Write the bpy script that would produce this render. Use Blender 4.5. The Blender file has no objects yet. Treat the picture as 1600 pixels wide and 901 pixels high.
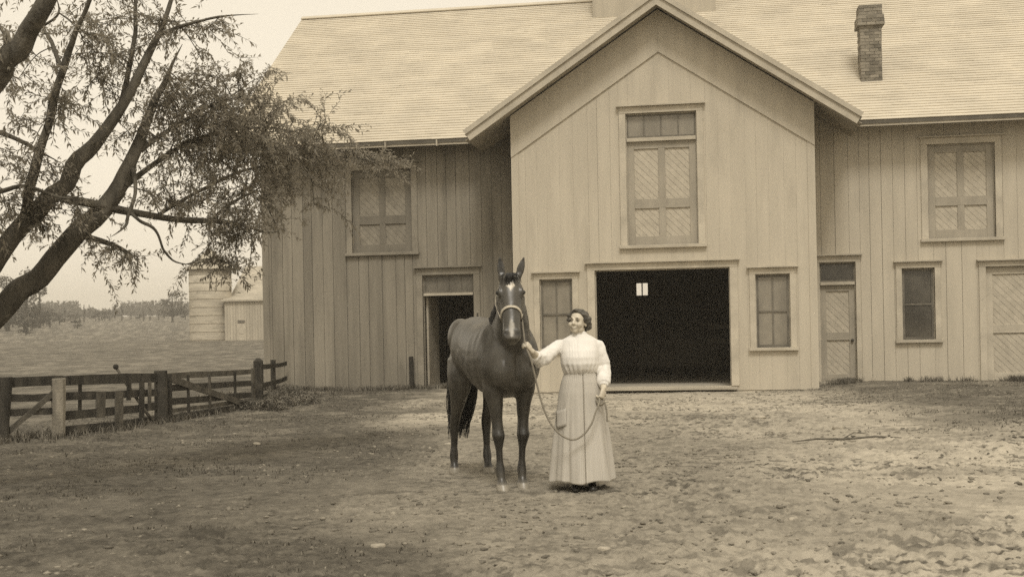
import bpy, bmesh, math, random
import numpy as np
from mathutils import Vector, Matrix, Euler
random.seed(7)
NR = np.random.default_rng(7)
R = math.radians
sc = bpy.context.scene
COL = sc.collection

# ------------------------------------------------------------------ helpers
class MB:
    """collects faces; build() links them as ONE mesh object"""
    def __init__(s):
        s.v, s.f, s.n = [], [], 0
    def add(s, vs, fs):
        b = len(s.v)
        s.v += [tuple(p) for p in vs]
        s.f += [tuple(i + b for i in f) for f in fs]
    def box(s, x0, x1, y0, y1, z0, z1):
        s.add([(x0,y0,z0),(x1,y0,z0),(x1,y1,z0),(x0,y1,z0),(x0,y0,z1),(x1,y0,z1),(x1,y1,z1),(x0,y1,z1)],
              [(0,3,2,1),(4,5,6,7),(0,1,5,4),(1,2,6,5),(2,3,7,6),(3,0,4,7)])
    def beam(s, a, b, w, h, up=(0,0,1), jitter=0):
        """rectangular bar from a to b: w across, h along up"""
        a, b = Vector(a), Vector(b)
        d = (b - a).normalized()
        u = Vector(up)
        sd = d.cross(u)
        if sd.length < 1e-4: sd = d.cross(Vector((0,1,0)))
        sd.normalize(); u = sd.cross(d).normalized()
        p = []
        for c in (a, b):
            for q, r in ((-1,-1),(1,-1),(1,1),(-1,1)):
                p.append(c + sd*(q*w/2*(1+random.uniform(-jitter,jitter))) + u*(r*h/2*(1+random.uniform(-jitter,jitter))))
        s.add(p, [(0,1,2,3),(7,6,5,4),(0,4,5,1),(1,5,6,2),(2,6,7,3),(3,7,4,0)])
    def prism(s, poly, y0, y1):
        """polygon in x,z extruded along y"""
        n = len(poly)
        s.add([(x,y0,z) for x,z in poly] + [(x,y1,z) for x,z in poly],
              [tuple(range(n)), tuple(range(2*n-1, n-1, -1))] + [(i, i+n, (i+1)%n+n, (i+1)%n) for i in range(n)])
    def tube(s, pts, rad, n=6, cap=True):
        pts = [Vector(p) for p in pts]
        if not hasattr(rad, '__len__'): rad = [rad]*len(pts)
        b = len(s.v); u = None
        for i, p in enumerate(pts):
            d = (pts[min(i+1,len(pts)-1)] - pts[max(i-1,0)])
            d = d.normalized() if d.length > 1e-9 else Vector((0,0,1))
            u = d.orthogonal() if u is None else u-d*u.dot(d)      # carry the frame along, no twisting
            if u.length < 1e-5: u = d.orthogonal()
            u.normalize(); w = d.cross(u)
            for k in range(n):
                t = 2*math.pi*k/n
                q = p + (u*math.cos(t) + w*math.sin(t))*rad[i]
                s.v.append((q.x,q.y,q.z))
        for i in range(len(pts)-1):
            for k in range(n):
                s.f.append((b+i*n+k, b+i*n+(k+1)%n, b+(i+1)*n+(k+1)%n, b+(i+1)*n+k))
        if cap:
            s.f.append(tuple(b+k for k in range(n-1,-1,-1)))
            s.f.append(tuple(b+(len(pts)-1)*n+k for k in range(n)))
    def loft(s, st, n=24):
        """st: list of (centre, axis_a, axis_b, ra, rb[, power]) rings"""
        b = len(s.v)
        for t in st:
            c, a, bb, ra, rb = Vector(t[0]), Vector(t[1]), Vector(t[2]), t[3], t[4]
            pw = t[5] if len(t) > 5 else 1.0
            for k in range(n):
                q = 2*math.pi*k/n
                cs, sn = math.cos(q), math.sin(q)
                cs = math.copysign(abs(cs)**pw, cs); sn = math.copysign(abs(sn)**pw, sn)
                p = c + a*(ra*cs) + bb*(rb*sn)
                s.v.append((p.x,p.y,p.z))
        for i in range(len(st)-1):
            for k in range(n):
                s.f.append((b+i*n+k, b+i*n+(k+1)%n, b+(i+1)*n+(k+1)%n, b+(i+1)*n+k))
        s.f.append(tuple(b+k for k in range(n-1,-1,-1)))
        s.f.append(tuple(b+(len(st)-1)*n+k for k in range(n)))
    def ball(s, c, r, n=14, m=10, rot=None):
        c = Vector(c); b = len(s.v)
        if not hasattr(r, '__len__'): r = (r,r,r)
        for i in range(1, m):
            th = math.pi*i/m
            for k in range(n):
                ph = 2*math.pi*k/n
                p = Vector((r[0]*math.sin(th)*math.cos(ph), r[1]*math.sin(th)*math.sin(ph), r[2]*math.cos(th)))
                if rot: p = rot @ p
                p = p + c; s.v.append((p.x,p.y,p.z))
        top = Vector((0,0,r[2])); bot = Vector((0,0,-r[2]))
        if rot: top, bot = rot@top, rot@bot
        s.v.append(tuple(top+c)); s.v.append(tuple(bot+c)); T = len(s.v)-2
        for i in range(m-2):
            for k in range(n):
                s.f.append((b+i*n+k, b+(i+1)*n+k, b+(i+1)*n+(k+1)%n, b+i*n+(k+1)%n))
        for k in range(n):
            s.f.append((T, b+k, b+(k+1)%n)); s.f.append((T+1, b+(m-2)*n+(k+1)%n, b+(m-2)*n+k))
    def mesh(s, name):
        me = bpy.data.meshes.new(name)
        me.from_pydata(s.v, [], s.f); me.update()
        return me
    def build(s, name, mat, parent=None, smooth=False, bevel=0):
        return link(name, s.mesh(name), mat, parent, smooth, bevel)

def link(name, me, mat, parent=None, smooth=False, bevel=0):
    me.materials.clear(); me.materials.append(mat)
    o = bpy.data.objects.new(name, me); COL.objects.link(o)
    if parent is not None: o.parent = parent
    if smooth: me.polygons.foreach_set('use_smooth', [True]*len(me.polygons))
    if bevel:
        m = o.modifiers.new('bevel', 'BEVEL'); m.width = bevel; m.segments = 1; m.limit_method = 'ANGLE'
    return o

def tag(o, label=None, cat=None, group=None, kind=None):
    if label: o['label'] = label
    if cat: o['category'] = cat
    if group: o['group'] = group
    if kind: o['kind'] = kind
    return o

def empty(name, loc=(0,0,0), rz=0, **k):
    o = bpy.data.objects.new(name, None); COL.objects.link(o)
    o.empty_display_size = 0.2
    o.location = loc; o.rotation_euler = (0,0,rz)
    return tag(o, **k)

def copy_tree(o, parent=None):
    c = o.copy(); COL.objects.link(c)
    c.parent = parent
    for ch in list(o.children): copy_tree(ch, c)
    return c

def np_mesh(name, verts, faces_flat, nv):
    """verts (n,3); faces_flat (m,nv) all same size"""
    me = bpy.data.meshes.new(name)
    m = len(faces_flat)
    me.vertices.add(len(verts)); me.vertices.foreach_set('co', np.asarray(verts, np.float32).ravel())
    me.loops.add(m*nv); me.loops.foreach_set('vertex_index', np.asarray(faces_flat, np.int32).ravel())
    me.polygons.add(m); me.polygons.foreach_set('loop_start', np.arange(m, dtype=np.int32)*nv)
    me.update(calc_edges=True); me.validate()
    return me

def remeshed(mb, voxel, smooth=4, factor=0.5):
    """fuse overlapping closed shapes into one continuous skin"""
    me = mb.mesh('tmp')
    o = bpy.data.objects.new('tmp', me); COL.objects.link(o)
    r = o.modifiers.new('r', 'REMESH'); r.mode = 'VOXEL'; r.voxel_size = voxel; r.use_smooth_shade = True
    if smooth:
        m = o.modifiers.new('s', 'SMOOTH'); m.factor = factor; m.iterations = smooth
    dg = bpy.context.evaluated_depsgraph_get(); dg.update()
    out = bpy.data.meshes.new_from_object(o.evaluated_get(dg))
    bpy.data.objects.remove(o); bpy.data.meshes.remove(me)
    out.polygons.foreach_set('use_smooth', [True]*len(out.polygons))
    return out

def coords(me):
    a = np.empty(len(me.vertices)*3, np.float32); me.vertices.foreach_get('co', a); return a.reshape(-1,3)
def normals(me):
    a = np.empty(len(me.vertices)*3, np.float32); me.vertex_normals.foreach_get('vector', a); return a.reshape(-1,3)
def put(me, co):
    me.vertices.foreach_set('co', np.asarray(co, np.float32).ravel()); me.update()
def attr(me, name, val):
    a = me.attributes.new(name, 'FLOAT', 'POINT'); a.data.foreach_set('value', np.asarray(val, np.float32))

# numpy value noise --------------------------------------------------
def _h(ix, iy, iz, s):
    n = (ix*374761393 + iy*668265263 + iz*2147483647*3 + s*1274126177) & 0xffffffff
    n = ((n ^ (n >> 13))*1274126177) & 0xffffffff
    n = (n ^ (n >> 16)) & 0xffff
    return n/65535.0
def vnoise(x, y, s=0):
    ix, iy = np.floor(x).astype(np.int64), np.floor(y).astype(np.int64)
    fx, fy = x-ix, y-iy
    fx = fx*fx*(3-2*fx); fy = fy*fy*(3-2*fy)
    a, b, c, d = _h(ix,iy,0,s), _h(ix+1,iy,0,s), _h(ix,iy+1,0,s), _h(ix+1,iy+1,0,s)
    return (a*(1-fx)+b*fx)*(1-fy) + (c*(1-fx)+d*fx)*fy
def fbm(x, y, o=4, s=0, g=0.5):
    t, a, n = 0, 1, 0
    for i in range(o):
        t = t + a*vnoise(x*2**i+i*17.3, y*2**i-i*9.1, s+i); n += a; a *= g
    return t/n
def vnoise3(x, y, z, s=0):
    iz = np.floor(z).astype(np.int64); fz = z-iz; fz = fz*fz*(3-2*fz)
    def sl(k):
        ix, iy = np.floor(x).astype(np.int64), np.floor(y).astype(np.int64)
        fx, fy = x-ix, y-iy
        fx = fx*fx*(3-2*fx); fy = fy*fy*(3-2*fy)
        a, b, c, d = _h(ix,iy,k,s), _h(ix+1,iy,k,s), _h(ix,iy+1,k,s), _h(ix+1,iy+1,k,s)
        return (a*(1-fx)+b*fx)*(1-fy) + (c*(1-fx)+d*fx)*fy
    return sl(iz)*(1-fz) + sl(iz+1)*fz
def sstep(a, b, x):
    t = np.clip((x-a)/(b-a), 0, 1); return t*t*(3-2*t)

# materials ----------------------------------------------------------
def S(v, warm=1.0):
    """sepia print tone of luminance v"""
    return (v*(1+0.08*warm), v*(1-0.025*warm), v*(1-0.215*warm), 1)

def mat(name, lo, hi, scale=(4,4,4), detail=5, rough=0.8, bump=0.0, bscale=None, island=0.0, spec=0.3,
        fine=0.0, fine_scale=60, stain=None, attr_mix=None, bdist=0.02, pos=(0.35,0.65), warm=1.0):
    """procedural paint/wood/cloth: two tones mixed by stretched noise, per-island variation, bump"""
    m = bpy.data.materials.new(name); m.use_nodes = True
    nt = m.node_tree; N = nt.nodes; L = nt.links
    bs = N['Principled BSDF']; bs.inputs['Roughness'].default_value = rough
    bs.inputs['Specular IOR Level'].default_value = spec
    tc = N.new('ShaderNodeTexCoord')
    mp = N.new('ShaderNodeMapping'); mp.inputs['Scale'].default_value = scale
    L.new(tc.outputs['Object'], mp.inputs[0])
    nz = N.new('ShaderNodeTexNoise'); nz.inputs['Scale'].default_value = 1; nz.inputs['Detail'].default_value = detail
    nz.inputs['Roughness'].default_value = 0.6
    L.new(mp.outputs[0], nz.inputs['Vector'])
    cr = N.new('ShaderNodeValToRGB')
    cr.color_ramp.elements[0].position, cr.color_ramp.elements[1].position = pos
    cr.color_ramp.elements[0].color = S(lo,warm); cr.color_ramp.elements[1].color = S(hi,warm)
    L.new(nz.outputs['Fac'], cr.inputs[0])
    out = cr.outputs[0]
    def mul(out, fac_socket, lo, hi):
        mr = N.new('ShaderNodeMapRange'); mr.inputs['To Min'].default_value = lo; mr.inputs['To Max'].default_value = hi
        L.new(fac_socket, mr.inputs['Value'])
        vm = N.new('ShaderNodeVectorMath'); vm.operation = 'SCALE'
        L.new(out, vm.inputs[0]); L.new(mr.outputs[0], vm.inputs['Scale'])
        return vm.outputs[0]
    if island:
        g = N.new('ShaderNodeNewGeometry'); out = mul(out, g.outputs['Random Per Island'], 1-island, 1+island)
    if fine:
        n2 = N.new('ShaderNodeTexNoise'); n2.inputs['Scale'].default_value = fine_scale; n2.inputs['Detail'].default_value = 3
        L.new(tc.outputs['Object'], n2.inputs['Vector']); out = mul(out, n2.outputs['Fac'], 1-fine, 1+fine)
    if stain:   # (scale vec, lo pos, hi pos, dark tone)
        m2 = N.new('ShaderNodeMapping'); m2.inputs['Scale'].default_value = stain[0]
        L.new(tc.outputs['Object'], m2.inputs[0])
        n3 = N.new('ShaderNodeTexNoise'); n3.inputs['Scale'].default_value = 1; n3.inputs['Detail'].default_value = 6
        L.new(m2.outputs[0], n3.inputs['Vector'])
        r3 = N.new('ShaderNodeMapRange'); r3.inputs['From Min'].default_value = stain[1]; r3.inputs['From Max'].default_value = stain[2]
        L.new(n3.outputs['Fac'], r3.inputs['Value'])
        mx = N.new('ShaderNodeMix'); mx.data_type = 'RGBA'
        L.new(r3.outputs[0], mx.inputs['Factor']); L.new(out, mx.inputs['A']); mx.inputs['B'].default_value = S(stain[3])
        out = mx.outputs['Result']
    if attr_mix:
        for an, tone in attr_mix:
            at = N.new('ShaderNodeAttribute'); at.attribute_name = an
            mx = N.new('ShaderNodeMix'); mx.data_type = 'RGBA'
            L.new(at.outputs['Fac'], mx.inputs['Factor']); L.new(out, mx.inputs['A']); mx.inputs['B'].default_value = S(tone)
            out = mx.outputs['Result']
    L.new(out, bs.inputs['Base Color'])
    if bump:
        bp = N.new('ShaderNodeBump'); bp.inputs['Strength'].default_value = bump; bp.inputs['Distance'].default_value = bdist
        if bscale:
            m4 = N.new('ShaderNodeMapping'); m4.inputs['Scale'].default_value = bscale
            L.new(tc.outputs['Object'], m4.inputs[0])
            n4 = N.new('ShaderNodeTexNoise'); n4.inputs['Scale'].default_value = 1; n4.inputs['Detail'].default_value = 4
            L.new(m4.outputs[0], n4.inputs['Vector']); L.new(n4.outputs['Fac'], bp.inputs['Height'])
        else: L.new(nz.outputs['Fac'], bp.inputs['Height'])
        L.new(bp.outputs[0], bs.inputs['Normal'])
    return m

M = {}
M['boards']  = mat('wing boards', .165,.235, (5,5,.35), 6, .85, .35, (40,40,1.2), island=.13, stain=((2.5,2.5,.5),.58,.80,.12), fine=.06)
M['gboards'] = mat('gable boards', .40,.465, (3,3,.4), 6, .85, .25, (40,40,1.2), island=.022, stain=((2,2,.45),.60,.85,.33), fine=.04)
M['wtrim']   = mat('dark wing trim', .17,.24, (2,2,2), 5, .85, .2, (25,25,25), island=.08, fine=.05)  # left wing: darker tones than the trim, doors and panels elsewhere
M['wdoor']   = mat('dark wing door', .13,.17, (3,3,1), 5, .85, .2, (25,25,4), island=.08)
M['wpanel']  = mat('dark wing door panel', .18,.24, (6,6,6), 5, .85, .2, (20,20,20), island=.12)
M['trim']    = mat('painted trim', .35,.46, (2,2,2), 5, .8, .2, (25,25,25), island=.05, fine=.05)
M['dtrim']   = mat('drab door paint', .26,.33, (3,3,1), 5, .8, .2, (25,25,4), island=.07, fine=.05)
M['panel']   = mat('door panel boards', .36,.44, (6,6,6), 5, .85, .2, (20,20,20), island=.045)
M['sash']    = mat('dark sash paint', .10,.16, (4,4,4), 3, .7)
M['shingle'] = mat('weathered shingles', .46,.54, (1.2,1.2,1.2), 6, .9, .2, (8,30,30), island=.03, stain=((1.6,4,4),.62,.82,.42), fine=.08, fine_scale=30)
M['soffit']  = mat('soffit boards', .26,.33, (2,2,2), 4, .85, island=.05)
M['under']   = mat('roof underside', .08,.12, (2,2,2), 4, .9, island=.05)
M['brick']   = mat('brick', .13,.24, (2.2,2.2,5), 6, .9, .5, (14,14,14), island=.28, fine=.1)
M['inside']  = mat('bare barn wood', .22,.34, (2,2,2), 4, .9, island=.2)
M['planks']  = mat('threshold planks', .30,.42, (1,6,6), 4, .9, .3, (3,20,20), island=.12)
M['palewood']= mat('bleached post', .17,.30, (6,6,2), 6, .9, .5, (30,30,30), fine=.12)
M['dimpane'] = mat('dusty dim glass', .09,.15, (1.2,1.2,.8), 3, .2, spec=.5, fine=.15, fine_scale=6)
M['darkpane']= mat('dim glass', .03,.07, (1.5,1.5,1.5), 3, .08, spec=.5, fine=.2, fine_scale=3)
M['pane']    = mat('shaded glass', .15,.24, (1.2,1.2,.8), 3, .25, spec=.5, fine=.1, fine_scale=6)
M['fence']   = mat('weathered fence wood', .022,.055, (6,6,2), 6, .9, .5, (30,30,30), island=.25, fine=.15, stain=((3,3,3),.62,.80,.12))
M['gray']    = mat('grey gate boards', .05,.11, (5,5,3), 6, .9, .5, (30,30,30), island=.2, fine=.12)
M['black']   = mat('blackened post', .02,.035, (6,6,2), 4, .9, .3)
M['iron']    = mat('rusty iron', .04,.08, (20,20,20), 4, .6)
M['bark']    = mat('tree bark', .06,.13, (9,9,3), 8, .95, .9, (22,22,8), fine=.2, bdist=.04)
M['leaf']    = mat('willow leaves', .18,.28, (1.5,1.5,1.5), 3, .55, island=.35, spec=.35)
def translucent(m, k, tone):
    nt = m.node_tree; N = nt.nodes; L = nt.links; bs = N['Principled BSDF']; out = N['Material Output']
    t = N.new('ShaderNodeBsdfTranslucent'); t.inputs[0].default_value = S(tone)
    x = N.new('ShaderNodeMixShader'); x.inputs[0].default_value = k
    L.new(bs.outputs[0], x.inputs[1]); L.new(t.outputs[0], x.inputs[2]); L.new(x.outputs[0], out.inputs[0])
translucent(M['leaf'], .5, .36)
M['farbark'] = mat('far bark', .05,.09, (2,2,1), 3, .9)
M['farleaf'] = mat('far foliage', .05,.09, (.5,.5,.5), 3, .9, island=.3)
M['conifer'] = mat('conifer foliage', .045,.075, (.5,.5,.5), 3, .9, island=.3)
M['silo']    = mat('silo staves', .34,.46, (.6,.6,3), 5, .9, .2, island=.06, stain=((.8,.8,4),.58,.72,.24))
M['farwall'] = mat('far barn boards', .33,.43, (2,2,.2), 5, .9, .2, island=.10)
M['farroof'] = mat('far barn roof', .30,.42, (1,1,3), 5, .9, island=.05)
M['stone']   = mat('field stone', .26,.40, (9,9,9), 5, .9, .4, fine=.1)
M['stick']   = mat('dead stick', .07,.13, (9,9,9), 4, .9)
M['grass']   = mat('trodden grass', .08,.14, (.8,.8,.8), 4, .8, island=.4)
M['weed']    = mat('weeds', .09,.17, (2,2,2), 3, .8, island=.4)

# ------------------------------------------------------------------ ground
def mound(x, y):
    """gentle bank along the foot of the right wing and the left corner"""
    m = .10*sstep(1.5,4,x)*sstep(15,26,y)*(1-sstep(29,31,y))
    m = m + .06*sstep(-4.5,-6.5,x)*sstep(-12,-11,x)*sstep(25,28.5,y)*(1-sstep(29,31,y))
    return m
KD = [0,33,60,110,160,200,300,450,600,1000,3000]
KZ = [0,0,.25,.65,1.0,1.6,4.4,7.6,10.0,12.0,13.0]
RUTS = [[(-.35,6.9),(-.04,7.7),(.36,8.8),(.93,10.3),(1.82,12.2),(2.6,13.7),(3.6,15.2),(5.0,17.2)],
        [(4.6,13.2),(3.4,14.5),(2.5,15.9),(1.6,17.6),(.75,19.6),(-.1,22.0),(-.5,25.0),(-.5,27.0)],
        [(5.6,15.0),(4.6,16.3),(3.5,17.8),(2.5,19.5),(1.6,21.4),(1.1,23.5),(.9,26.5)]]
def ground_z(x, y):
    x = np.asarray(x, float); y = np.asarray(y, float)
    d = np.hypot(x, y)
    z = np.interp(d, KD, KZ)*sstep(20, 60, y) + mound(x, y)
    far = sstep(35,120,d)
    z = z + far*(fbm(x*.02,y*.02,3,5)-.5)*(.4+d*.0012)
    near = 1-sstep(40,70,d)
    z = z + near*(fbm(x*.35,y*.35,3,11)-.5)*.10
    # wheel ruts sweeping in from the front and curving round to the carriage doorway
    for P in RUTS:
        py = [p[1] for p in P]; px = [p[0] for p in P]
        cx = np.interp(y, py, px)+.06*(fbm(y*.5,y*0,2,31)-.5); on = sstep(py[0]-.3,py[0]+.3,y)*(1-sstep(py[-1]-.8,py[-1]+.2,y))
        sl = np.gradient(np.array(px),np.array(py)); k = 1/np.sqrt(1+np.interp(y,py,sl)**2)
        u = (x-cx)*k
        z = z + near*on*(.5+.5*fbm(x*.8,y*.8,2,33))*(-.034*np.exp(-(u/.07)**2)+.012*np.exp(-((np.abs(u)-.15)/.05)**2))
    return z
def grass_mask(x, y):
    edge = np.interp(y, [0,7,10,14,19.5,29,31], [-.6,-1.2,-2.7,-3.4,-5.0,-6.6,-6.6])
    w = (fbm(x*.8,y*.5,4,21)-.5)*3.0
    g = sstep(-.7,.9, edge - x + w)
    gr = sstep(16.5,20,y + (fbm(x*.6,y*.6,3,22)-.5)*4)*sstep(1.6,4.2,x+(fbm(x*.5,y*.5,3,23)-.5)*2.4 + (y-20)*.07)
    g = np.maximum(g, gr*.9)
    g = np.maximum(g, sstep(31,36,y))
    return g*(.72+.28*sstep(.30,.55,fbm(x*1.9,y*1.9,4,24)))
def pits(X, Y):
    """hoof and boot prints: shallow pits with pushed-up rims, thick in the churned patches"""
    out = np.zeros_like(X)
    for s, cell, r0, dep in ((81,.36,.055,.024),(82,.23,.038,.018)):
        gx, gy = np.floor(X/cell).astype(np.int64), np.floor(Y/cell).astype(np.int64)
        for i in (-1,0,1):
            for j in (-1,0,1):
                cx, cy = gx+i, gy+j
                px, py = (cx+_h(cx,cy,1,s))*cell, (cy+_h(cx,cy,2,s))*cell
                r = r0*(.6+.8*_h(cx,cy,3,s)); on = (_h(cx,cy,4,s) < .75*sstep(.34,.60,fbm(px*.55,py*.55,3,83)))
                a = _h(cx,cy,5,s)*3.14; dx, dy = X-px, Y-py
                u, v = (dx*np.cos(a)+dy*np.sin(a))/r, (-dx*np.sin(a)+dy*np.cos(a))/(r*.72)
                d = np.sqrt(u*u+v*v)
                out += on*dep*(-(1-sstep(.45,.95,d)) + .45*np.exp(-((d-1.18)/.22)**2))
    return out
def make_ground():
    rr = [0.6]
    while rr[-1] < 2.5: rr.append(rr[-1]*1.2)
    while rr[-1] < 34: rr.append(rr[-1]*1.0048)
    while rr[-1] < 140: rr.append(rr[-1]*1.012)
    while rr[-1] < 1500: rr.append(rr[-1]*1.05)
    rr = np.array(rr)
    a0, half = R(90+9.2), R(34)
    fine = np.linspace(-half, half, 760)
    coarse = np.linspace(half, 2*math.pi-half, 72)[1:-1]
    aa = np.concatenate([fine, coarse]) + a0
    A, RR = np.meshgrid(aa, rr)
    X, Y = RR*np.cos(A), RR*np.sin(A)
    Z = ground_z(X, Y)
    G = grass_mask(X, Y)
    d = np.hypot(X, Y); near = 1-sstep(24,34,d)
    # trodden clods: ridged lumps, rougher in the churned strip across the front
    churn = .35+.65*sstep(.35,.65,fbm(X*.45,Y*.45,3,41))
    c1 = fbm(X*4.2,Y*4.2,3,42); c2 = fbm(X*9,Y*9,4,43,.72)
    cl = np.abs(c1-.5)*2
    c3 = vnoise(X*27+Y*9,Y*27-X*9,44); c4 = vnoise(X*7+3*c1,Y*13-X*4,45)
    Z = Z + near*churn*(.012*(c1-.5) + .024*(.30-cl)*(cl<.30) + .075*(c2-.5) + .014*(np.abs(c4-.5)*2)**1.5 + .034*(c3-.5)) + near*pits(X,Y)
    n, k = A.shape
    V = np.stack([X,Y,Z],-1).reshape(-1,3)
    i = np.arange(n-1)[:,None]*k; j = np.arange(k)[None,:]; j2 = (j+1)%k
    F = np.stack([i+j, i+k+j, i+k+j2, i+j2],-1).reshape(-1,4)[:, ::-1]
    V = np.vstack([V, [[0,0,0]]])
    me = np_mesh('ground', V, F, 4)
    global CHURN; CHURN = True
    attr(me, 'grass', np.append(G.ravel(), .5))
    clod_shade = sstep(.56,.66,fbm(X*6.5,Y*6.0,4,51,.65))*near*(.35+.65*sstep(.4,.62,fbm(X*.7,Y*.7,3,53)))  # clod shadows painted into the earth colour as dark flecks and streaks
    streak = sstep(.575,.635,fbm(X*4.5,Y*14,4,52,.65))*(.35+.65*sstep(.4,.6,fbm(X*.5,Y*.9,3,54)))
    attr(me, 'clod_shade', np.append((1.0*np.maximum(clod_shade*.55, streak*.85*near)*(.45+.55*churn)).ravel(), 0))
    lo = (1-sstep(-1.2,1.9,X+(fbm(X*.6,Y*.4,4,91)-.5)*4.5-(Y-8)*.05))*(1-sstep(16,22,Y+(fbm(X*.5,Y*.5,3,92)-.5)*6))
    lo = np.maximum(lo, .55*sstep(.56,.68,fbm(X*.55,Y*1.1,4,93))*near)
    attr(me, 'loam', np.append(np.clip(lo,0,1).ravel(), 0))
    me.polygons.foreach_set('use_smooth', [True]*len(me.polygons))
    m = bpy.data.materials.new('yard earth and turf'); m.use_nodes = True
    nt = m.node_tree; N = nt.nodes; L = nt.links; bs = N['Principled BSDF']
    bs.inputs['Roughness'].default_value = .95; bs.inputs['Specular IOR Level'].default_value = .15
    tc = N.new('ShaderNodeTexCoord')
    def noise(scale, detail=5, rough=.6, vec=None):
        n_ = N.new('ShaderNodeTexNoise'); n_.inputs['Scale'].default_value = scale
        n_.inputs['Detail'].default_value = detail; n_.inputs['Roughness'].default_value = rough
        L.new(vec or tc.outputs['Object'], n_.inputs['Vector']); return n_.outputs['Fac']
    def ramp(f, stops):
        c = N.new('ShaderNodeValToRGB'); e = c.color_ramp.elements
        e[0].position, e[0].color = stops[0][0], S(stops[0][1]); e[1].position, e[1].color = stops[-1][0], S(stops[-1][1])
        for p, v in stops[1:-1]:
            q = e.new(p); q.color = S(v)
        L.new(f, c.inputs[0]); return c.outputs[0]
    def mix(f, a, b):
        x = N.new('ShaderNodeMix'); x.data_type = 'RGBA'
        L.new(f, x.inputs['Factor']); L.new(a, x.inputs['A']); L.new(b, x.inputs['B']); return x.outputs['Result']
    def at(nm):
        a = N.new('ShaderNodeAttribute'); a.attribute_name = nm; return a.outputs['Fac']
    dirt = ramp(noise(5.5,8,.7), [(.30,.29),(.46,.41),(.70,.50)])
    loam = ramp(noise(8,8,.75), [(.30,.13),(.48,.235),(.70,.35)])
    dirt = mix(at('loam'), dirt, loam)
    turf = ramp(noise(7,8,.75), [(.32,.045),(.50,.10),(.72,.18)])
    mp = N.new('ShaderNodeMapping'); mp.inputs['Scale'].default_value = (.09,.13,.09); L.new(tc.outputs['Object'], mp.inputs[0])
    field = ramp(noise(1,7,.65,mp.outputs[0]), [(.30,.085),(.50,.110),(.70,.140)])
    # beyond the yard the turf becomes pasture
    sp = N.new('ShaderNodeSeparateXYZ'); L.new(tc.outputs['Object'], sp.inputs[0])
    mr = N.new('ShaderNodeMapRange'); mr.inputs['From Min'].default_value = 26; mr.inputs['From Max'].default_value = 40
    L.new(sp.outputs['Y'], mr.inputs['Value'])
    turf2 = mix(mr.outputs[0], turf, field)
    base = mix(at('grass'), dirt, turf2)
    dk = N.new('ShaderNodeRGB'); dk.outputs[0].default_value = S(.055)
    base = mix(at('clod_shade'), base, dk.outputs[0])
    L.new(base, bs.inputs['Base Color'])
    bp = N.new('ShaderNodeBump'); bp.inputs['Strength'].default_value = .7; bp.inputs['Distance'].default_value = .03
    L.new(noise(22,6,.7), bp.inputs['Height']); L.new(bp.outputs[0], bs.inputs['Normal'])
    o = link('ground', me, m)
    return tag(o, kind='structure')
ground = make_ground()
def gz(x, y): return float(ground_z(np.array([x]), np.array([y]))[0])

def blades(name, pts, hmin, hmax, wid, m, per=4, lean=.6):
    """small curved grass blades at the given x,y points"""
    pts = np.asarray(pts); n = len(pts)*per
    P = np.repeat(pts, per, 0) + NR.normal(0,.022,(n,2))
    z = ground_z(P[:,0], P[:,1]) - .01
    h = NR.uniform(hmin,hmax,n); a = NR.uniform(0,2*np.pi,n); le = NR.uniform(.1,lean,n)*h
    w = wid*NR.uniform(.6,1.3,n)
    dx, dy = np.cos(a), np.sin(a)
    V = np.empty((n,5,3))
    V[:,0] = np.stack([P[:,0]-dy*w, P[:,1]+dx*w, z],-1); V[:,1] = np.stack([P[:,0]+dy*w, P[:,1]-dx*w, z],-1)
    V[:,2] = np.stack([P[:,0]+dx*le*.4+dy*w*.7, P[:,1]+dy*le*.4-dx*w*.7, z+h*.6],-1)
    V[:,3] = np.stack([P[:,0]+dx*le*.4-dy*w*.7, P[:,1]+dy*le*.4+dx*w*.7, z+h*.6],-1)
    V[:,4] = np.stack([P[:,0]+dx*le, P[:,1]+dy*le, z+h*.95],-1)
    b = np.arange(n)[:,None]*5
    F = np.concatenate([b+[0,1,2], b+[0,2,3], b+[3,2,4]])
    return link(name, np_mesh(name, V.reshape(-1,3), F, 3), m)
def scatter(n, x0, x1, y0, y1, fn):
    x = NR.uniform(x0,x1,n); y = NR.uniform(y0,y1,n)
    k = NR.uniform(0,1,n) < fn(x,y)
    return np.stack([x[k],y[k]],-1)
pts = scatter(30000,-11.5,-.5,6.0,29,lambda x,y: grass_mask(x,y)**1.5*sstep(.42,.62,fbm(x*1.1,y*1.1,3,61))*.8)
pts2 = scatter(16000,1.2,9,17,29.1,lambda x,y: grass_mask(x,y)*sstep(.35,.6,fbm(x*1.1,y*1.1,3,62)))
tag(blades('grass', np.vstack([pts,pts2]), .015,.045,.007, M['grass']), 'short trodden turf on the yard', 'grass', kind='stuff')
base_pts = np.vstack([scatter(2600,-11.2,-4.6,28.6,29.25,lambda x,y: .08+.8*sstep(.45,.7,fbm(x*1.3,y*2,3,63))),
                      scatter(2200,2.4,9.2,28.5,29.22,lambda x,y: sstep(.45,.7,fbm(x*1.3,y*2,3,64))),
                      scatter(5000,-11.3,-8.9,15,24.5,lambda x,y: np.exp(-((x-np.interp(y,[15,19.4,23.5],[-10.4,-9.15,-9.0]))/.45)**2)*.8),
                      scatter(2500,-11.4,-8.6,23.2,27.5,lambda x,y: .5*sstep(.4,.6,fbm(x*1.2,y*1.2,3,65)))])
tag(blades('tall_grass', base_pts, .03,.17,.0055, M['weed'], 7, 1.3), 'long grass and weeds along the barn foot and the fence', 'weeds', kind='stuff')

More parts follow.
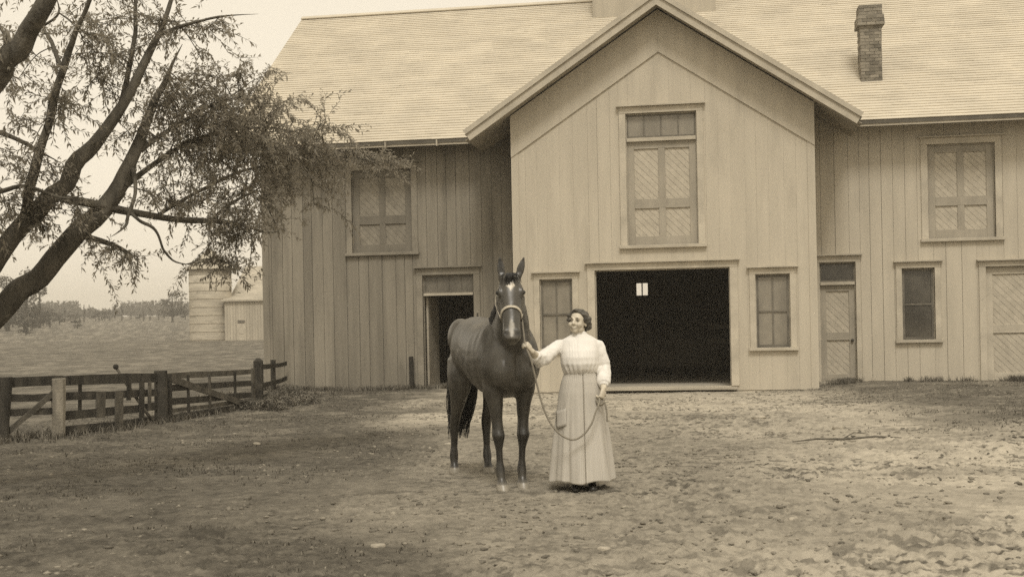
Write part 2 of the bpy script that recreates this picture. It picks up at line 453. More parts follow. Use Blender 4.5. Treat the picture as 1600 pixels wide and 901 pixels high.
# crumbs of trodden earth, straw and grit: far too many to count
def crumbs(n, fn, rmin, rmax, m, name, label):
    bm = bmesh.new(); bmesh.ops.create_icosphere(bm, subdivisions=1, radius=1)
    base = np.array([v.co[:] for v in bm.verts]); tri = np.array([[v.index for v in f.verts] for f in bm.faces]); bm.free()
    P = scatter(n, -9, 9, 5.5, 28.5, fn); k = len(P)
    r = NR.uniform(0,1,k)**2.5*(rmax-rmin)+rmin
    d = base[None]*(NR.uniform(.55,1.35,(k,len(base),1)))*np.stack([NR.uniform(.8,1.7,k),NR.uniform(.8,1.5,k),NR.uniform(.4,.8,k)],-1)[:,None,:]*r[:,None,None]
    a = NR.uniform(0,6.28,k); c, s = np.cos(a)[:,None], np.sin(a)[:,None]
    x = d[:,:,0]*c-d[:,:,1]*s; y = d[:,:,0]*s+d[:,:,1]*c
    z0 = ground_z(P[:,0],P[:,1])+r*.15
    V = np.stack([x+P[:,0:1], y+P[:,1:2], d[:,:,2]+z0[:,None]],-1).reshape(-1,3)
    F = (tri[None]+np.arange(k)[:,None,None]*len(base)).reshape(-1,3)
    return tag(link(name, np_mesh(name, V, F, 3), m), label, 'earth', kind='stuff')
M['crumb'] = mat('earth crumbs', .13,.24, (.9,.9,.9), 5, .95, .4, (40,40,40), island=.35)
crumbs(42000, lambda x,y: (.12+.88*sstep(.42,.66,fbm(x*.7,y*.7,4,71)))*(1-.75*grass_mask(x,y)), .008, .028, M['crumb'], 'clods', 'crumbled clods of earth scattered over the yard')
# stones
def stone(x, y, r, label, flat=.55):
    bm = bmesh.new(); bmesh.ops.create_icosphere(bm, subdivisions=3, radius=1)
    s = random.randint(0,999)
    r *= .72; a = np.array([v.co[:] for v in bm.verts])
    q = .75 + .5*vnoise3(a[:,0]*1.3+9,a[:,1]*1.3+9,a[:,2]*1.3+9,s) + .12*vnoise3(a[:,0]*4+9,a[:,1]*4+9,a[:,2]*4+9,s+1)
    sx, sy = random.uniform(.8,1.5), random.uniform(.7,1)
    for v, k in zip(bm.verts, q): v.co = Vector((v.co.x*k*sx*r, v.co.y*k*sy*r, v.co.z*k*flat*r))
    me = bpy.data.meshes.new('stone'); bm.to_mesh(me); bm.free()
    o = link('stone', me, M['stone'], smooth=True); o.location = (x, y, gz(x,y)+r*.12); o.rotation_euler = (0,0,random.uniform(0,6))
    tag(o, label, 'stone', 'stones lying about the yard')
    return o
for x, y, r, lb in ((.48,23.0,.12,'dark lump of stone on the bare dirt in front of the carriage doorway'),
                    (.67,19.4,.13,'pale flat stone on the dirt midway to the carriage doorway'),
                    (1.71,17.8,.12,'pale stone on the drive right of the woman, near the grass patch'),
                    (.58,9.6,.055,'small white pebble in the churned dirt nearest the camera on the right'),
                    (-2.34,8.4,.05,'white pebble on the trodden turf left of the foreground middle'),
                    (-.75,8.3,.06,'light stone in the foreground dirt below the woman'),
                    (-5.98,15.6,.075,'white flat stone on the turf straight in front of the fence'),
                    (-2.46,13.7,.07,'pale stone on the ground to the left of the horse'),
                    (-3.4,15.6,.06,'small pale stone on the turf between the fence and the horse')):
    stone(x, y, r, lb, .4 if 'flat' in lb else .6)
mb = MB()
pp = [(.95,15.55),(1.25,15.75),(1.6,15.95),(2.0,16.05),(2.35,16.3)]
mb.tube([(x,y,gz(x,y)+.03+.02*(i%2)) for i,(x,y) in enumerate(pp)], [.006,.012,.015,.012,.005], 7)
mb.tube([(1.6,15.95,gz(1.6,15.95)+.04),(1.75,16.2,gz(1.7,16.2)+.09),(1.95,16.4,gz(1.95,16.4)+.05)], [.008,.006,.003], 5)
tag(mb.build('stick', M['stick'], smooth=True), 'dark forked stick lying on the dirt right of the woman', 'stick')

# ------------------------------------------------------------------ barn
YG, YW, YB = 27.6, 29.3, 41.1
XL, XR, GX0, GX1 = -10.97, 8.83, -4.40, 2.26
GXC = (GX0+GX1)/2
EAVE_Y, EAVE_Z, RIDGE_Y, RIDGE_Z = 28.55, 5.97, 35.2, 10.74
SL = (RIDGE_Z-EAVE_Z)/(RIDGE_Y-EAVE_Y)
GE, GPEAK, GEZ = 4.28, 8.70, 5.86          # gable roof: half width to the drip edge, ridge height, edge height (top surface)
GSL = (GPEAK-GEZ)/GE
barn = empty('barn', (0,0,0), label='long pale board barn with a gabled front bay, shingled roof and brick chimney', cat='barn')

def boards_wall(name, x0, x1, y, z0, ztop, holes, w, gap, m, jit=.004, th=.025, stretch=0.0):
    """vertical boards cut around rectangular holes, each with its own width, gap and set"""
    mb = MB(); x = x0; back = MB()
    cuts = sorted(set([h[0] for h in holes]+[h[1] for h in holes]))
    while x < x1-1e-4:
        bw = w*random.uniform(.72,1.25); g = gap*random.choice((.25,.4,.6,.9,1.4))
        e = min(x+bw, x1)
        if x1-e < w*.3: e = x1
        xs = [x]+[c for c in cuts if x+.01 < c < e-.01]+[e]
        off = random.uniform(-jit,jit)
        for a, b in zip(xs, xs[1:]):
            ra = a+(g/2 if a == x else 0); rb = b-(g/2 if b == e else 0)
            mid = (a+b)/2
            zs = [(z0, ztop(ra), ztop(rb))]
            for h in holes:
                if h[0]-.005 < mid < h[1]+.005:
                    nz = []
                    for lo, ta, tb in zs:
                        if h[3] <= lo or h[2] >= max(ta,tb): nz.append((lo,ta,tb)); continue
                        if h[2] > lo+.01: nz.append((lo,h[2],h[2]))
                        if h[3] < min(ta,tb)-.01: nz.append((h[3],ta,tb))
                    zs = nz
            for lo, ta, tb in zs:
                mb.prism([(ra,lo+random.uniform(0,.012)*(lo == z0)),(rb,lo+random.uniform(0,.012)*(lo == z0)),(rb,tb),(ra,ta)], y-th+off, y+off)
        x = e
    # sheathing behind the boards: the gaps between boards look on to it
    xs = [x0]+[c for c in cuts if x0 < c < x1]+[x1]
    for a, b in zip(xs, xs[1:]):
        mid = (a+b)/2; zs = [(z0, ztop(a), ztop(b))]
        pk = GXC if a < GXC < b and ztop(GXC) > max(ztop(a),ztop(b)) else None
        for h in sorted([h for h in holes if h[0]-.005 < mid < h[1]+.005], key=lambda h: h[2]):
            lo, ta, tb = zs.pop()
            if h[2] > lo+.01: zs.append((lo,h[2],h[2]))
            zs.append((h[3],ta,tb))
        for lo, ta, tb in zs:
            poly = [(a,lo),(b,lo),(b,tb)]+([(pk,ztop(pk))] if pk and tb == ztop(b) else [])+[(a,ta)]
            back.prism(poly, y+.012, y+.05)
    o = mb.build(name, m, barn)
    back.build('sheathing', M['inside'], o)
    return o

# openings (x0,x1,z0,z1)
H_left = [(-8.66,-7.16,3.38,5.40), (-6.92,-5.66,.06,2.80)]
H_gab  = [(-1.82,-.26,3.26,6.19), (-2.57,.40,.12,2.73), (-3.82,-3.08,1.00,2.56), (.95,1.69,.95,2.555)]
H_right= [(2.46,3.27,.08,2.85), (4.29,5.01,1.04,2.67), (4.90,6.36,3.32,5.46), (6.12,7.62,.06,2.66)]
def flat(z): return lambda x: z
def gtop(x): return GPEAK-.22-GSL*abs(x-GXC)
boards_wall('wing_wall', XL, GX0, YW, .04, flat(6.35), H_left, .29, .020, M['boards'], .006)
boards_wall('gable_wall', GX0, GX1, YG, .02, gtop, H_gab, .27, .0035, M['gboards'], .001)
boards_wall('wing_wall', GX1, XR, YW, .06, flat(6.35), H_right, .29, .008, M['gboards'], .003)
mb = MB()                                   # the bay's cheeks, the ends and the back, closing the shell
for x0,x1 in ((GX0,GX0+.05),(GX1-.05,GX1)):
    mb = MB(); mb.box(x0,x1,YG+.051,YW+.2,0,6.0); mb.build('bay_cheek', M['inside'], barn)
for x0, x1 in ((XL,XL+.05),(XR-.05,XR)):
    mb = MB(); zt = RIDGE_Z-.15
    pr = [(YW+.051,0),(YB,0),(YB,6.3),(RIDGE_Y,zt),(YW+.051,6.3)]
    mb.add([(x0,y,z) for y,z in pr]+[(x1,y,z) for y,z in pr],
           [(0,1,2,3,4),(9,8,7,6,5)]+[(i,i+5,(i+1)%5+5,(i+1)%5) for i in range(5)])
    mb.build('end_wall', M['boards'], barn)
mb = MB()
BW = (-2.45,-2.08,2.47,2.87)
for x0,x1,z0,z1 in ((XL+.05,BW[0],0,6.2),(BW[1],XR-.05,0,6.2),(BW[0],BW[1],0,BW[2]),(BW[0],BW[1],BW[3],6.2)):
    mb.box(x0,x1,YB-.06,YB,z0,z1)
mb.build('back_wall', M['inside'], barn)
mb = MB(); mb.box((BW[0]+BW[1])/2-.02,(BW[0]+BW[1])/2+.02,YB-.05,YB-.01,BW[2],BW[3]); mb.build('muntin', M['inside'], barn)
# floor, stall partition, posts inside
mb = MB(); mb.box(XL+.06,GX0,YW+.06,YB-.07,.0,.05); mb.box(GX0+.06,GX1-.06,YG+.06,YB-.07,.0,.10); mb.box(GX1,XR-.06,YW+.06,YB-.07,.0,.05)
mb.build('floor', M['planks'], barn)
mb = MB()
for z in (.35,.60,.85): mb.box(-2.0,.05,34.0,34.06,z,z+.242)
for x in (-2.0,-1.0,.0): mb.box(x,x+.12,34.061,34.19,.1,1.35)
mb.build('stall_partition', M['under'], barn)
for z in (1.0,1.38):
    mb = MB(); mb.box(-.1,1.9,32.0,32.06,z,z+.10); mb.build('stall_rail', M['gray'], barn)
mb = MB()                                   # plank threshold and foundation sills
for i in range(3): mb.box(-2.70,.52,YG-.30+i*.115,YG-.30+i*.115+.108,.055+.004*i,.095+.004*i)
mb.box(-2.56,.39,YG+.05,YG+1.9,.10,.112)
mb.build('threshold', M['planks'], barn)
mb = MB(); mb.box(2.40,3.40,YW-.34,YW-.03,.0,.11); mb.build('door_step', M['planks'], barn)
for a,b,y,o_,z in ((XL+.02,-7.2,YW,.02,.06),(GX0+.02,-2.75,YG,.012,.05),(.55,GX1-.02,YG,.012,.05),(3.5,XR,YW,.012,.08)):
    mb = MB(); mb.box(a,b,y-o_,y+.1,-.2,z); mb.build('foundation_sill', M['inside'], barn)

# casings, sills, doors, windows --------------------------------------
def casing(name, hole, y, w=.16, top=.16, sill=True, bottom=None, parent=None, cap=True, m=None):
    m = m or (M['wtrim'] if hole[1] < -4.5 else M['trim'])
    x0,x1,z0,z1 = hole; mb = MB(); p = y-.055; zb = z0 if bottom is None else bottom
    mb.box(x0-w,x0,p,y+.04,zb,z1); mb.box(x1,x1+w,p,y+.04,zb,z1)
    mb.box(x0-w,x1+w,p-.004,y+.04,z1,z1+top)
    if sill: mb.box(x0-w-.03,x1+w+.03,p-.06,y+.04,zb-.07,zb)
    o = mb.build(name, m or M['trim'], parent or barn, bevel=.006)
    if cap:
        c = MB(); c.box(x0-w-.05,x1+w+.05,p-.085,y-.026,z1+top,z1+top+.03); c.build('drip_cap', m, o)
    # reveal lining
    r = MB(); d = .14
    r.box(x0-.002,x0+.02,y+.041,y+d,z0,z1); r.box(x1-.02,x1+.002,y+.041,y+d,z0,z1); r.box(x0+.021,x1-.021,y+.041,y+d,z1-.02,z1)
    r.build('jamb', m, o)
    return o
def clip_rect(poly, x0, x1, z0, z1):
    for ax, lim, sg in ((0,x0,1),(0,x1,-1),(1,z0,1),(1,z1,-1)):
        out = []
        for i in range(len(poly)):
            a, b = poly[i], poly[(i+1)%len(poly)]
            da, db = sg*(a[ax]-lim), sg*(b[ax]-lim)
            if da >= 0: out.append(a)
            if (da >= 0) != (db >= 0):
                t = da/(da-db); out.append((a[0]+(b[0]-a[0])*t, a[1]+(b[1]-a[1])*t))
        poly = out
        if not poly: return poly
    return poly
def diag_panel(mb, x0, x1, z0, z1, y, sgn, pitch=.11):
    """diagonal boarding clipped to a rectangle"""
    L_ = (x1-x0)+(z1-z0)+1
    cx, cz = (x0+x1)/2, (z0+z1)/2
    dx, dz = math.cos(R(45)), sgn*math.sin(R(45)); nx, nz = -dz, dx
    k = -int(L_/pitch/2)-1
    while k*pitch < L_/2+pitch:
        o0, o1 = k*pitch+.0025, (k+1)*pitch-.0025
        poly = [(cx-dx*L_+nx*o0, cz-dz*L_+nz*o0),(cx+dx*L_+nx*o0, cz+dz*L_+nz*o0),(cx+dx*L_+nx*o1, cz+dz*L_+nz*o1),(cx-dx*L_+nx*o1, cz-dz*L_+nz*o1)]
        poly = clip_rect(poly, x0, x1, z0, z1)
        if len(poly) > 2: mb.prism(poly, y+random.uniform(-.004,.002), y+.02)
        k += 1
def panel_door(name, x0, x1, z0, z1, y, parent, cols=2, splits=(.0,.42,1), st=.12, sgn=-1, m=None, mp=None):
    """stile and rail door with panels of diagonal boards"""
    mb = MB(); pn = MB(); fr = y; W = x1-x0
    back = MB(); back.box(x0+.01,x1-.01,y+.045,y+.06,z0+.01,z1-.01)
    mb.box(x0,x0+st,fr,y+.045,z0,z1); mb.box(x1-st,x1,fr,y+.045,z0,z1)
    H_ = z1-z0; zs = [z0+H_*s for s in splits]
    rails = []
    for i, z in enumerate(zs):
        a = z if i == 0 else (z-st if i == len(zs)-1 else z-st*.6); b = a+(st if i in (0,len(zs)-1) else st*1.3)
        if i == 0: b = z+st*1.35
        mb.box(x0+st,x1-st,fr+.001,y+.045,a,b); rails.append((a,b))
    cxs = [x0+st]+[x0+st+(W-2*st)*i/cols for i in range(1,cols)]+[x1-st]
    for (a0,b0),(a1,b1) in zip(rails, rails[1:]):
        for i in range(cols):
            l = cxs[i]+(st*.5 if i > 0 else 0); r = cxs[i+1]-(st*.5 if i < cols-1 else 0)
            if i > 0: mb.box(cxs[i]-st*.5,cxs[i]+st*.5,fr+.002,y+.045,b0,a1)
            diag_panel(pn, l, r, b0, a1, y+.022, sgn)
            mb.box(l,r,fr-.012,fr+.02,a1-.012,a1+.014)      # moulding that throws the dark line over each panel
    o = mb.build(name, m or M['dtrim'], parent, bevel=.004)
    pn.build('panel', mp or M['panel'], o); back.build('backing', M['inside'], o)
    return o
def panes(name, x0, x1, z0, z1, y, nx, nz, parent, mglass, bar=.028, fr=.045, msash=None):
    mb = MB(); ms = msash or M['sash']
    mb.box(x0,x0+fr,y,y+.04,z0,z1); mb.box(x1-fr,x1,y,y+.04,z0,z1); mb.box(x0+fr,x1-fr,y,y+.04,z0,z0+fr*1.3); mb.box(x0+fr,x1-fr,y,y+.04,z1-fr,z1)
    for i in range(1,nx):
        x = x0+(x1-x0)*i/nx; mb.box(x-bar/2,x+bar/2,y+.003,y+.04,z0+fr*1.3,z1-fr)
    for i in range(1,nz):
        z = z0+(z1-z0)*i/nz; mb.box(x0+fr,x1-fr,y-.004,y+.04,z-bar*.6,z+bar*.6)
    o = mb.build(name, ms, parent)
    g = MB()
    for i in range(nx):
        for j in range(nz):
            t = random.uniform(-.004,.004)
            a,b = x0+(x1-x0)*i/nx+.01, x0+(x1-x0)*(i+1)/nx-.01; c,d = z0+(z1-z0)*j/nz+.01, z0+(z1-z0)*(j+1)/nz-.01
            g.add([(a,y+.025,c),(b,y+.025+t,c),(b,y+.025+t,d),(a,y+.025,d),(a,y+.03,c),(b,y+.03+t,c),(b,y+.03+t,d),(a,y+.03,d)],
                  [(0,1,2,3),(7,6,5,4),(0,4,5,1),(1,5,6,2),(2,6,7,3),(3,7,4,0)])
    g.build('pane', mglass, o)
    return o
E_ = lambda n, lb: tag(empty(n), lb)
def loft(hole, y, tz, label, glass):
    p = empty('loft_door'); p.parent = barn; p['label'] = label
    casing('frame', hole, y, .15, .15, True, parent=p)
    x0,x1,z0,z1 = hole
    if tz < z1:
        mb = MB(); mb.box(x0+.02,x1-.02,y-.02,y+.06,tz-.03,tz+.05); mb.build('transom_bar', M['trim'], p)
        panes('transom', x0+.021,x1-.021,tz+.051,z1-.021,y+.045,4,1,p,glass,.02,.03)
    top = tz-.031 if tz < z1 else z1-.021
    mid = (x0+x1)/2
    wk = hole[1] < -4.5
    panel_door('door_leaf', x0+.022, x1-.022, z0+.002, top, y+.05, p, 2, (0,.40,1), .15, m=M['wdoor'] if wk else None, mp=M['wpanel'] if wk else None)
loft(H_gab[0], YG, 5.60, 'paired loft doors with diagonal panels under a four pane transom, high in the gable', M['pane'])
loft(H_left[0], YW, 9, 'dark loft doors high in the left wing behind the branches', M['pane'])
loft(H_right[2], YW, 9, 'sunlit loft doors high in the right wing', M['pane'])
# carriage doorway
cw = empty('carriage_doorway'); cw.parent = barn
casing('frame', H_gab[1], YG, .17, .15, False, parent=cw)
# stable door on the left: open, dark, with transom
sd = empty('stable_doorway'); sd.parent = barn; sd['label'] = 'open dark stable doorway with a four pane transom'
casing('frame', H_left[1], YW, .155, .17, False, parent=sd)
mb = MB(); mb.box(-6.90,-5.68,YW-.03,YW+.08,2.30,2.36); mb.build('transom_bar', M['trim'], sd)
panes('transom', -6.899,-5.681,2.361,2.779,YW+.045,4,1,sd,M['dimpane'],.022,.035)
mb = MB(); mb.box(-5.585,-5.555,YW-.10,YW-.056,1.62,1.86); mb.build('latch', M['iron'], sd)
# the leaf of the stable door, swung inside against the wall
mb = MB(); mb.box(-6.88,-6.83,YW+.15,YW+1.3,.08,2.28); mb.build('door_leaf', M['inside'], sd)
# right entrance door
rd = empty('entrance_door'); rd.parent = barn
casing('frame', H_right[0], YW, .10, .15, False, parent=rd)
mb = MB(); mb.box(2.48,3.25,YW-.03,YW+.08,2.33,2.40); mb.build('transom_bar', M['trim'], rd)
panes('transom', 2.481,3.249,2.401,2.829,YW+.045,1,1,rd,M['darkpane'],.02,.03)
dl = panel_door('door_leaf', 2.481,3.249,.10,2.329,YW+.06,rd,1,(0,.47,1),.13)
mb = MB(); mb.ball((3.18,YW+.03,1.05),.035); mb.build('handle', M['iron'], dl, True)
# windows
def window(hole, y, label, glass, nx, nz, ms=None):
    p = empty('window'); p.parent = barn; p['label'] = label
    casing('frame', hole, y, .13, .14, True, parent=p)
    x0,x1,z0,z1 = hole
    panes('sash', x0+.021,x1-.021,z0+.002,z1-.021,y+.04,nx,nz,p,glass,.03,.045,ms)
window(H_gab[2], YG, 'four pane window behind the horse and woman', M['pane'], 2, 2)
window(H_gab[3], YG, 'four pane window right of the carriage doorway', M['pane'], 2, 2)
window(H_right[1], YW, 'dark two pane window in the right wing', M['darkpane'], 1, 2)
# far right big door, closed
fd = empty('wing_door'); fd.parent = barn
casing('frame', H_right[3], YW, .15, .13, False, parent=fd)
panel_door('door_leaf', 6.141,7.599,.07,2.639,YW+.06,fd,1,(0,.46,1),.14,m=M['trim'])

# corner boards, frieze along the rake
for x, y in ((XL,YW),(GX0,YG),(GX1,YG),(XR,YW)):
    s_ = 1 if x < GXC else -1
    if x == GX1 or x == GX0: top = 6.0
    else: top = 6.2
    mb = MB(); mb.box(min(x-.012*s_,x+.15*s_),max(x-.012*s_,x+.15*s_),y-.040,y-.006,.02,top)
    mb.build('corner_board', M['boards' if x == XL else 'gboards'], barn)
mb = MB(); q = .95
mb.prism([(GX0-.012,gtop(GX0)-q),(GXC,gtop(GXC)-q-.0),(GXC,gtop(GXC)-.02),(GX0-.012,gtop(GX0)-.02)], YG-.062, YG-.032)
mb.build('rake_frieze', M['gboards'], barn); mb = MB()
mb.prism([(GXC+.002,gtop(GXC)-q),(GX1+.012,gtop(GX1)-q),(GX1+.012,gtop(GX1)-.02),(GXC+.002,gtop(GXC)-.02)], YG-.062, YG-.032)
mb.build('rake_frieze', M['gboards'], barn)
# roofs -----------------------------------------------------------------
def shingle_slope(mb, P0, U, Vv, wid, length, keep=None, course=.135, butt=.020):
    """courses of separate shingles on a slope: P0 eave corner, U along the eave, Vv up the slope"""
    U, Vv = Vector(U).normalized(), Vector(Vv).normalized(); Nn = U.cross(Vv).normalized()
    if Nn.z < 0: Nn = -Nn
    P0 = Vector(P0); rows = int(length/course)
    for r in range(rows+1):
        v0 = r*course; v1 = min(v0+course*1.02, length); 
        if v1 <= v0+.01: continue
        u = -random.uniform(0,.3); rb = random.uniform(-.003,.003)
        while u < wid:
            w = random.uniform(.25,1.1); a, b = max(u,0), min(u+w,wid); u += w
            if b-a < .01: continue
            if keep and not keep((a+b)/2, (v0+v1)/2): continue
            t = butt+random.uniform(-.003,.003)
            sag = random.uniform(-.004,.004)
            q = [P0+U*a+Vv*(v0+sag+rb), P0+U*b+Vv*(v0+sag+rb), P0+U*b+Vv*v1, P0+U*a+Vv*v1]
            q2 = [q[0]+Nn*t, q[1]+Nn*t, q[2]+Nn*.003, q[3]+Nn*.003]
            mb.add(q+q2, [(4,5,6,7),(0,1,5,4),(0,4,7,3),(1,2,6,5)])
VX0, VX1 = XL-.85, XR+.85
slv = Vector((0, RIDGE_Y-EAVE_Y, RIDGE_Z-EAVE_Z)); sll = slv.length
mb = MB()
def keep_main(u, v):
    x = VX0+u; y = EAVE_Y+v*(RIDGE_Y-EAVE_Y)/sll; z = EAVE_Z+v*(RIDGE_Z-EAVE_Z)/sll
    gz_ = GPEAK-GSL*abs(x-GXC)
    return not (abs(x-GXC) < GE+.05 and z < gz_-.02)
shingle_slope(mb, (VX0,EAVE_Y,EAVE_Z), (1,0,0), slv, VX1-VX0, sll, keep_main)
roof = mb.build('main_roof', M['shingle'], barn)
mb = MB()                                    # roof boards under the shingles: front slope in two halves around the bay, rear slope
def slab(mb, x0, x1, y0, z0, y1, z1, th=.07):
    mb.add([(x0,y0,z0),(x1,y0,z0),(x1,y1,z1),(x0,y1,z1),(x0,y0,z0-th),(x1,y0,z0-th),(x1,y1,z1-th),(x0,y1,z1-th)],
           [(0,1,2,3),(7,6,5,4),(0,4,5,1),(1,5,6,2),(2,6,7,3),(3,7,4,0)])
slab(mb, VX0, GXC-GE+.10, EAVE_Y+.01, EAVE_Z-.012, RIDGE_Y, RIDGE_Z-.02)
slab(mb, GXC+GE-.10, VX1, EAVE_Y+.01, EAVE_Z-.012, RIDGE_Y, RIDGE_Z-.02)
slab(mb, GXC-GE+.10, GXC+GE-.10, EAVE_Y+1.45, EAVE_Z-.012+1.45*SL, RIDGE_Y, RIDGE_Z-.02)
slab(mb, VX0, VX1, RIDGE_Y+(RIDGE_Y-EAVE_Y), EAVE_Z-.012, RIDGE_Y+.005, RIDGE_Z-.02)
mb.build('roof_boards', M['under'], roof)
mb = MB(); mb.beam((VX0,RIDGE_Y-.06,RIDGE_Z+.015),(VX1,RIDGE_Y-.06,RIDGE_Z+.015),.16,.03,(0,-.58,.81)); mb.beam((VX0,RIDGE_Y+.07,RIDGE_Z+.01),(VX1,RIDGE_Y+.07,RIDGE_Z+.01),.16,.03,(0,.58,.81))
mb.build('ridge_board', M['shingle'], roof)
# fascia, eave soffit and verge boards of the wings
for x0, x1 in ((VX0+.02,GXC-GE-.02),(GXC+GE+.02,VX1-.02)):
    mb = MB(); mb.box(x0,x1,EAVE_Y+.03,EAVE_Y+.065,EAVE_Z-.13,EAVE_Z-.05); mb.build('fascia', M['trim'], roof)
for x in (VX0+.012,VX1-.045):
    mb = MB(); mb.beam((x+.016,EAVE_Y+.02,EAVE_Z-.16),(x+.016,RIDGE_Y,RIDGE_Z-.16),.03,.20,(0,-.58,.81)); mb.build('verge_board', M['trim'], roof)
for x in (-9.5,-8.3,-7.6,-6.35):
    mb = MB(); mb.box(x,x+.03,EAVE_Y-.05,EAVE_Y+.03,EAVE_Z-.16,EAVE_Z-.02); mb.build('gutter_hook', M['trim'], roof)
# gable roof over the bay: two slopes running back to meet the main roof
YF = YG-.62
for sgn in (-1,1):
    mb = MB()
    sl2 = math.hypot(GE, GPEAK-GEZ)
    P0 = (GXC+sgn*GE, YF, GEZ); Uv = (0,1,0); V2 = (-sgn*GE,0,GPEAK-GEZ)
    def kp(u, v):
        z = GEZ+v*(GPEAK-GEZ)/sl2; y = YF+u
        return z > EAVE_Z+(y-EAVE_Y)*SL-.05 or y < EAVE_Y
    shingle_slope(mb, P0, Uv, V2, 6.2, sl2, kp, .135)
    g = mb.build('gable_roof', M['shingle'], barn)
    bd = MB(); n = 12
    for i in range(n):                        # roof boards cut along the valley
        t0, t1 = i/n, (i+1)/n
        xa, xb = GXC+sgn*GE*(1-t0), GXC+sgn*GE*(1-t1); za, zb = GEZ+(GPEAK-GEZ)*t0, GEZ+(GPEAK-GEZ)*t1
        ya, yb = max(EAVE_Y+(za-EAVE_Z)/SL, YF+.9), max(EAVE_Y+(zb-EAVE_Z)/SL, YF+.9)
        v = [(xa,YF+.03,za-.012),(xb,YF+.03,zb-.012),(xb,yb+.05,zb-.012),(xa,ya+.05,za-.012)]
        bd.add(v+[(x,y,z-.06) for x,y,z in v], [(0,1,2,3),(7,6,5,4),(0,4,5,1),(1,5,6,2),(2,6,7,3),(3,7,4,0)])
    bd.build('roof_boards', M['soffit'], g)
    rk = MB()                                 # two-step rake board along the front edge
    dv = Vector((-sgn*GE,0,GPEAK-GEZ)).normalized(); up = Vector((sgn*(GPEAK-GEZ),0,GE)).normalized()
    A = Vector((GXC+sgn*(GE+.02),0,GEZ-.013*0)); B = Vector((GXC,0,GPEAK))
    def strip(o0, o1, y0, y1):
        pa = [A+up*o0, A+up*o1]; 
        # mitre at the ridge
        def mit(o): 
            p = A+up*o; t = (GXC-p.x)/dv.x; return p+dv*t
        q = [(pa[0].x,pa[0].z),(mit(o0).x,mit(o0).z),(mit(o1).x,mit(o1).z),(pa[1].x,pa[1].z)]
        rk.prism(q, y0, y1)
    strip(-.235,-.075,YF+.0,YF+.035); strip(-.073,.03,YF-.045,YF+.033)
    rk.build('rake_board', M['trim'], g)
    sf = MB()                                 # soffit under the overhang
    v = [(GXC+sgn*GE,YF+.04,GEZ-.20),(GXC+sgn*.002,YF+.04,GPEAK-.20),(GXC+sgn*.002,YG-.065,GPEAK-.20),(GXC+sgn*GE,YG-.065,GEZ-.20)]
    sf.add(v+[(x,y,z+.02) for x,y,z in v], [(0,1,2,3),(7,6,5,4),(0,4,5,1),(1,5,6,2),(2,6,7,3),(3,7,4,0)])
    # closed eave box beyond the bay wall
    xw = GX0 if sgn < 0 else GX1; xe = GXC+sgn*(GE-.02)
    zw = GPEAK-GSL*abs(xw-GXC)
    sf.add([(xe,YG-.06,GEZ-.18),(xw,YG-.06,zw-.18),(xw,YW+.02,zw-.18),(xe,YW-.3,GEZ-.18),(xe,YG-.06,GEZ-.05),(xw,YG-.06,zw-.05),(xw,YW+.02,zw-.05),(xe,YW-.3,GEZ-.05)],
           [(0,1,2,3),(7,6,5,4),(0,4,5,1),(1,5,6,2),(2,6,7,3),(3,7,4,0)])
    sf.build('soffit', M['soffit'], g)
# cupola astride the ridge
cu = empty('cupola'); cu.parent = roof
cx0, cx1, cy0, cy1 = -3.10, .26, RIDGE_Y-1.05, RIDGE_Y+1.6
mb = MB(); mb.box(cx0,cx1,cy0,cy1,RIDGE_Z-1.1,RIDGE_Z+.55); mb.build('base', M['farwall'], cu)
mb = MB()
for i in range(9): mb.beam((cx0+.15,cy0-.03,RIDGE_Z+.68+i*.13),(cx1-.15,cy0-.03,RIDGE_Z+.68+i*.13),.10,.02,(0,-.6,.8))
mb.box(cx0+.12,cx1-.12,cy0+.06,cy1-.06,RIDGE_Z+.55,RIDGE_Z+1.9); mb.build('louvre', M['dtrim'], cu)
mb = MB(); c = Vector(((cx0+cx1)/2,(cy0+cy1)/2,RIDGE_Z+3.4)); e = .35
mb.add([(cx0-e,cy0-e,RIDGE_Z+1.9),(cx1+e,cy0-e,RIDGE_Z+1.9),(cx1+e,cy1+e,RIDGE_Z+1.9),(cx0-e,cy1+e,RIDGE_Z+1.9),c], [(3,2,1,0),(0,1,4),(1,2,4),(2,3,4),(3,0,4)])
mb.build('cupola_roof', M['shingle'], cu)
# brick chimney on the right slope
def brick_shaft(mb, x0, x1, y0, y1, z0, z1, out=0):
    h = .068; n = int(round((z1-z0)/(h+.010)))
    core = .012
    mb.box(x0+core,x1-core,y0+core,y1-core,z0,z1-.005)
    for r in range(n):
        z = z0+r*(h+.010)
        for side in range(4):
            L_ = (x1-x0) if side%2 == 0 else (y1-y0)
            t = -.1*(r%2)
            while t < L_:
                a, b = max(t,0)+.005, min(t+.2,L_)-.005; t += .21
                if b-a < .02: continue
                o_ = out+random.uniform(-.004,.007)
                if side == 0: mb.box(x0+a,x0+b,y0-o_,y0+.02,z,z+h)
                elif side == 1: mb.box(x1-.02,x1+o_,y0+a,y0+b,z,z+h)
                elif side == 2: mb.box(x0+a,x0+b,y1-.02,y1+o_,z,z+h)
                else: mb.box(x0-o_,x0+.02,y0+a,y0+b,z,z+h)
ch = empty('chimney'); ch.parent = roof
CX0, CX1, CY0 = 3.58, 4.07, 30.15
mb = MB(); brick_shaft(mb, CX0, CX1, CY0, CY0+.55, 6.9, 8.45); mb.build('shaft', M['brick'], ch)
mb = MB(); brick_shaft(mb, CX0-.06, CX1+.06, CY0-.06, CY0+.61, 8.45, 8.70); brick_shaft(mb, CX0-.02, CX1+.02, CY0-.02, CY0+.57, 8.705, 8.93); mb.build('chimney_cap', M['brick'], ch)
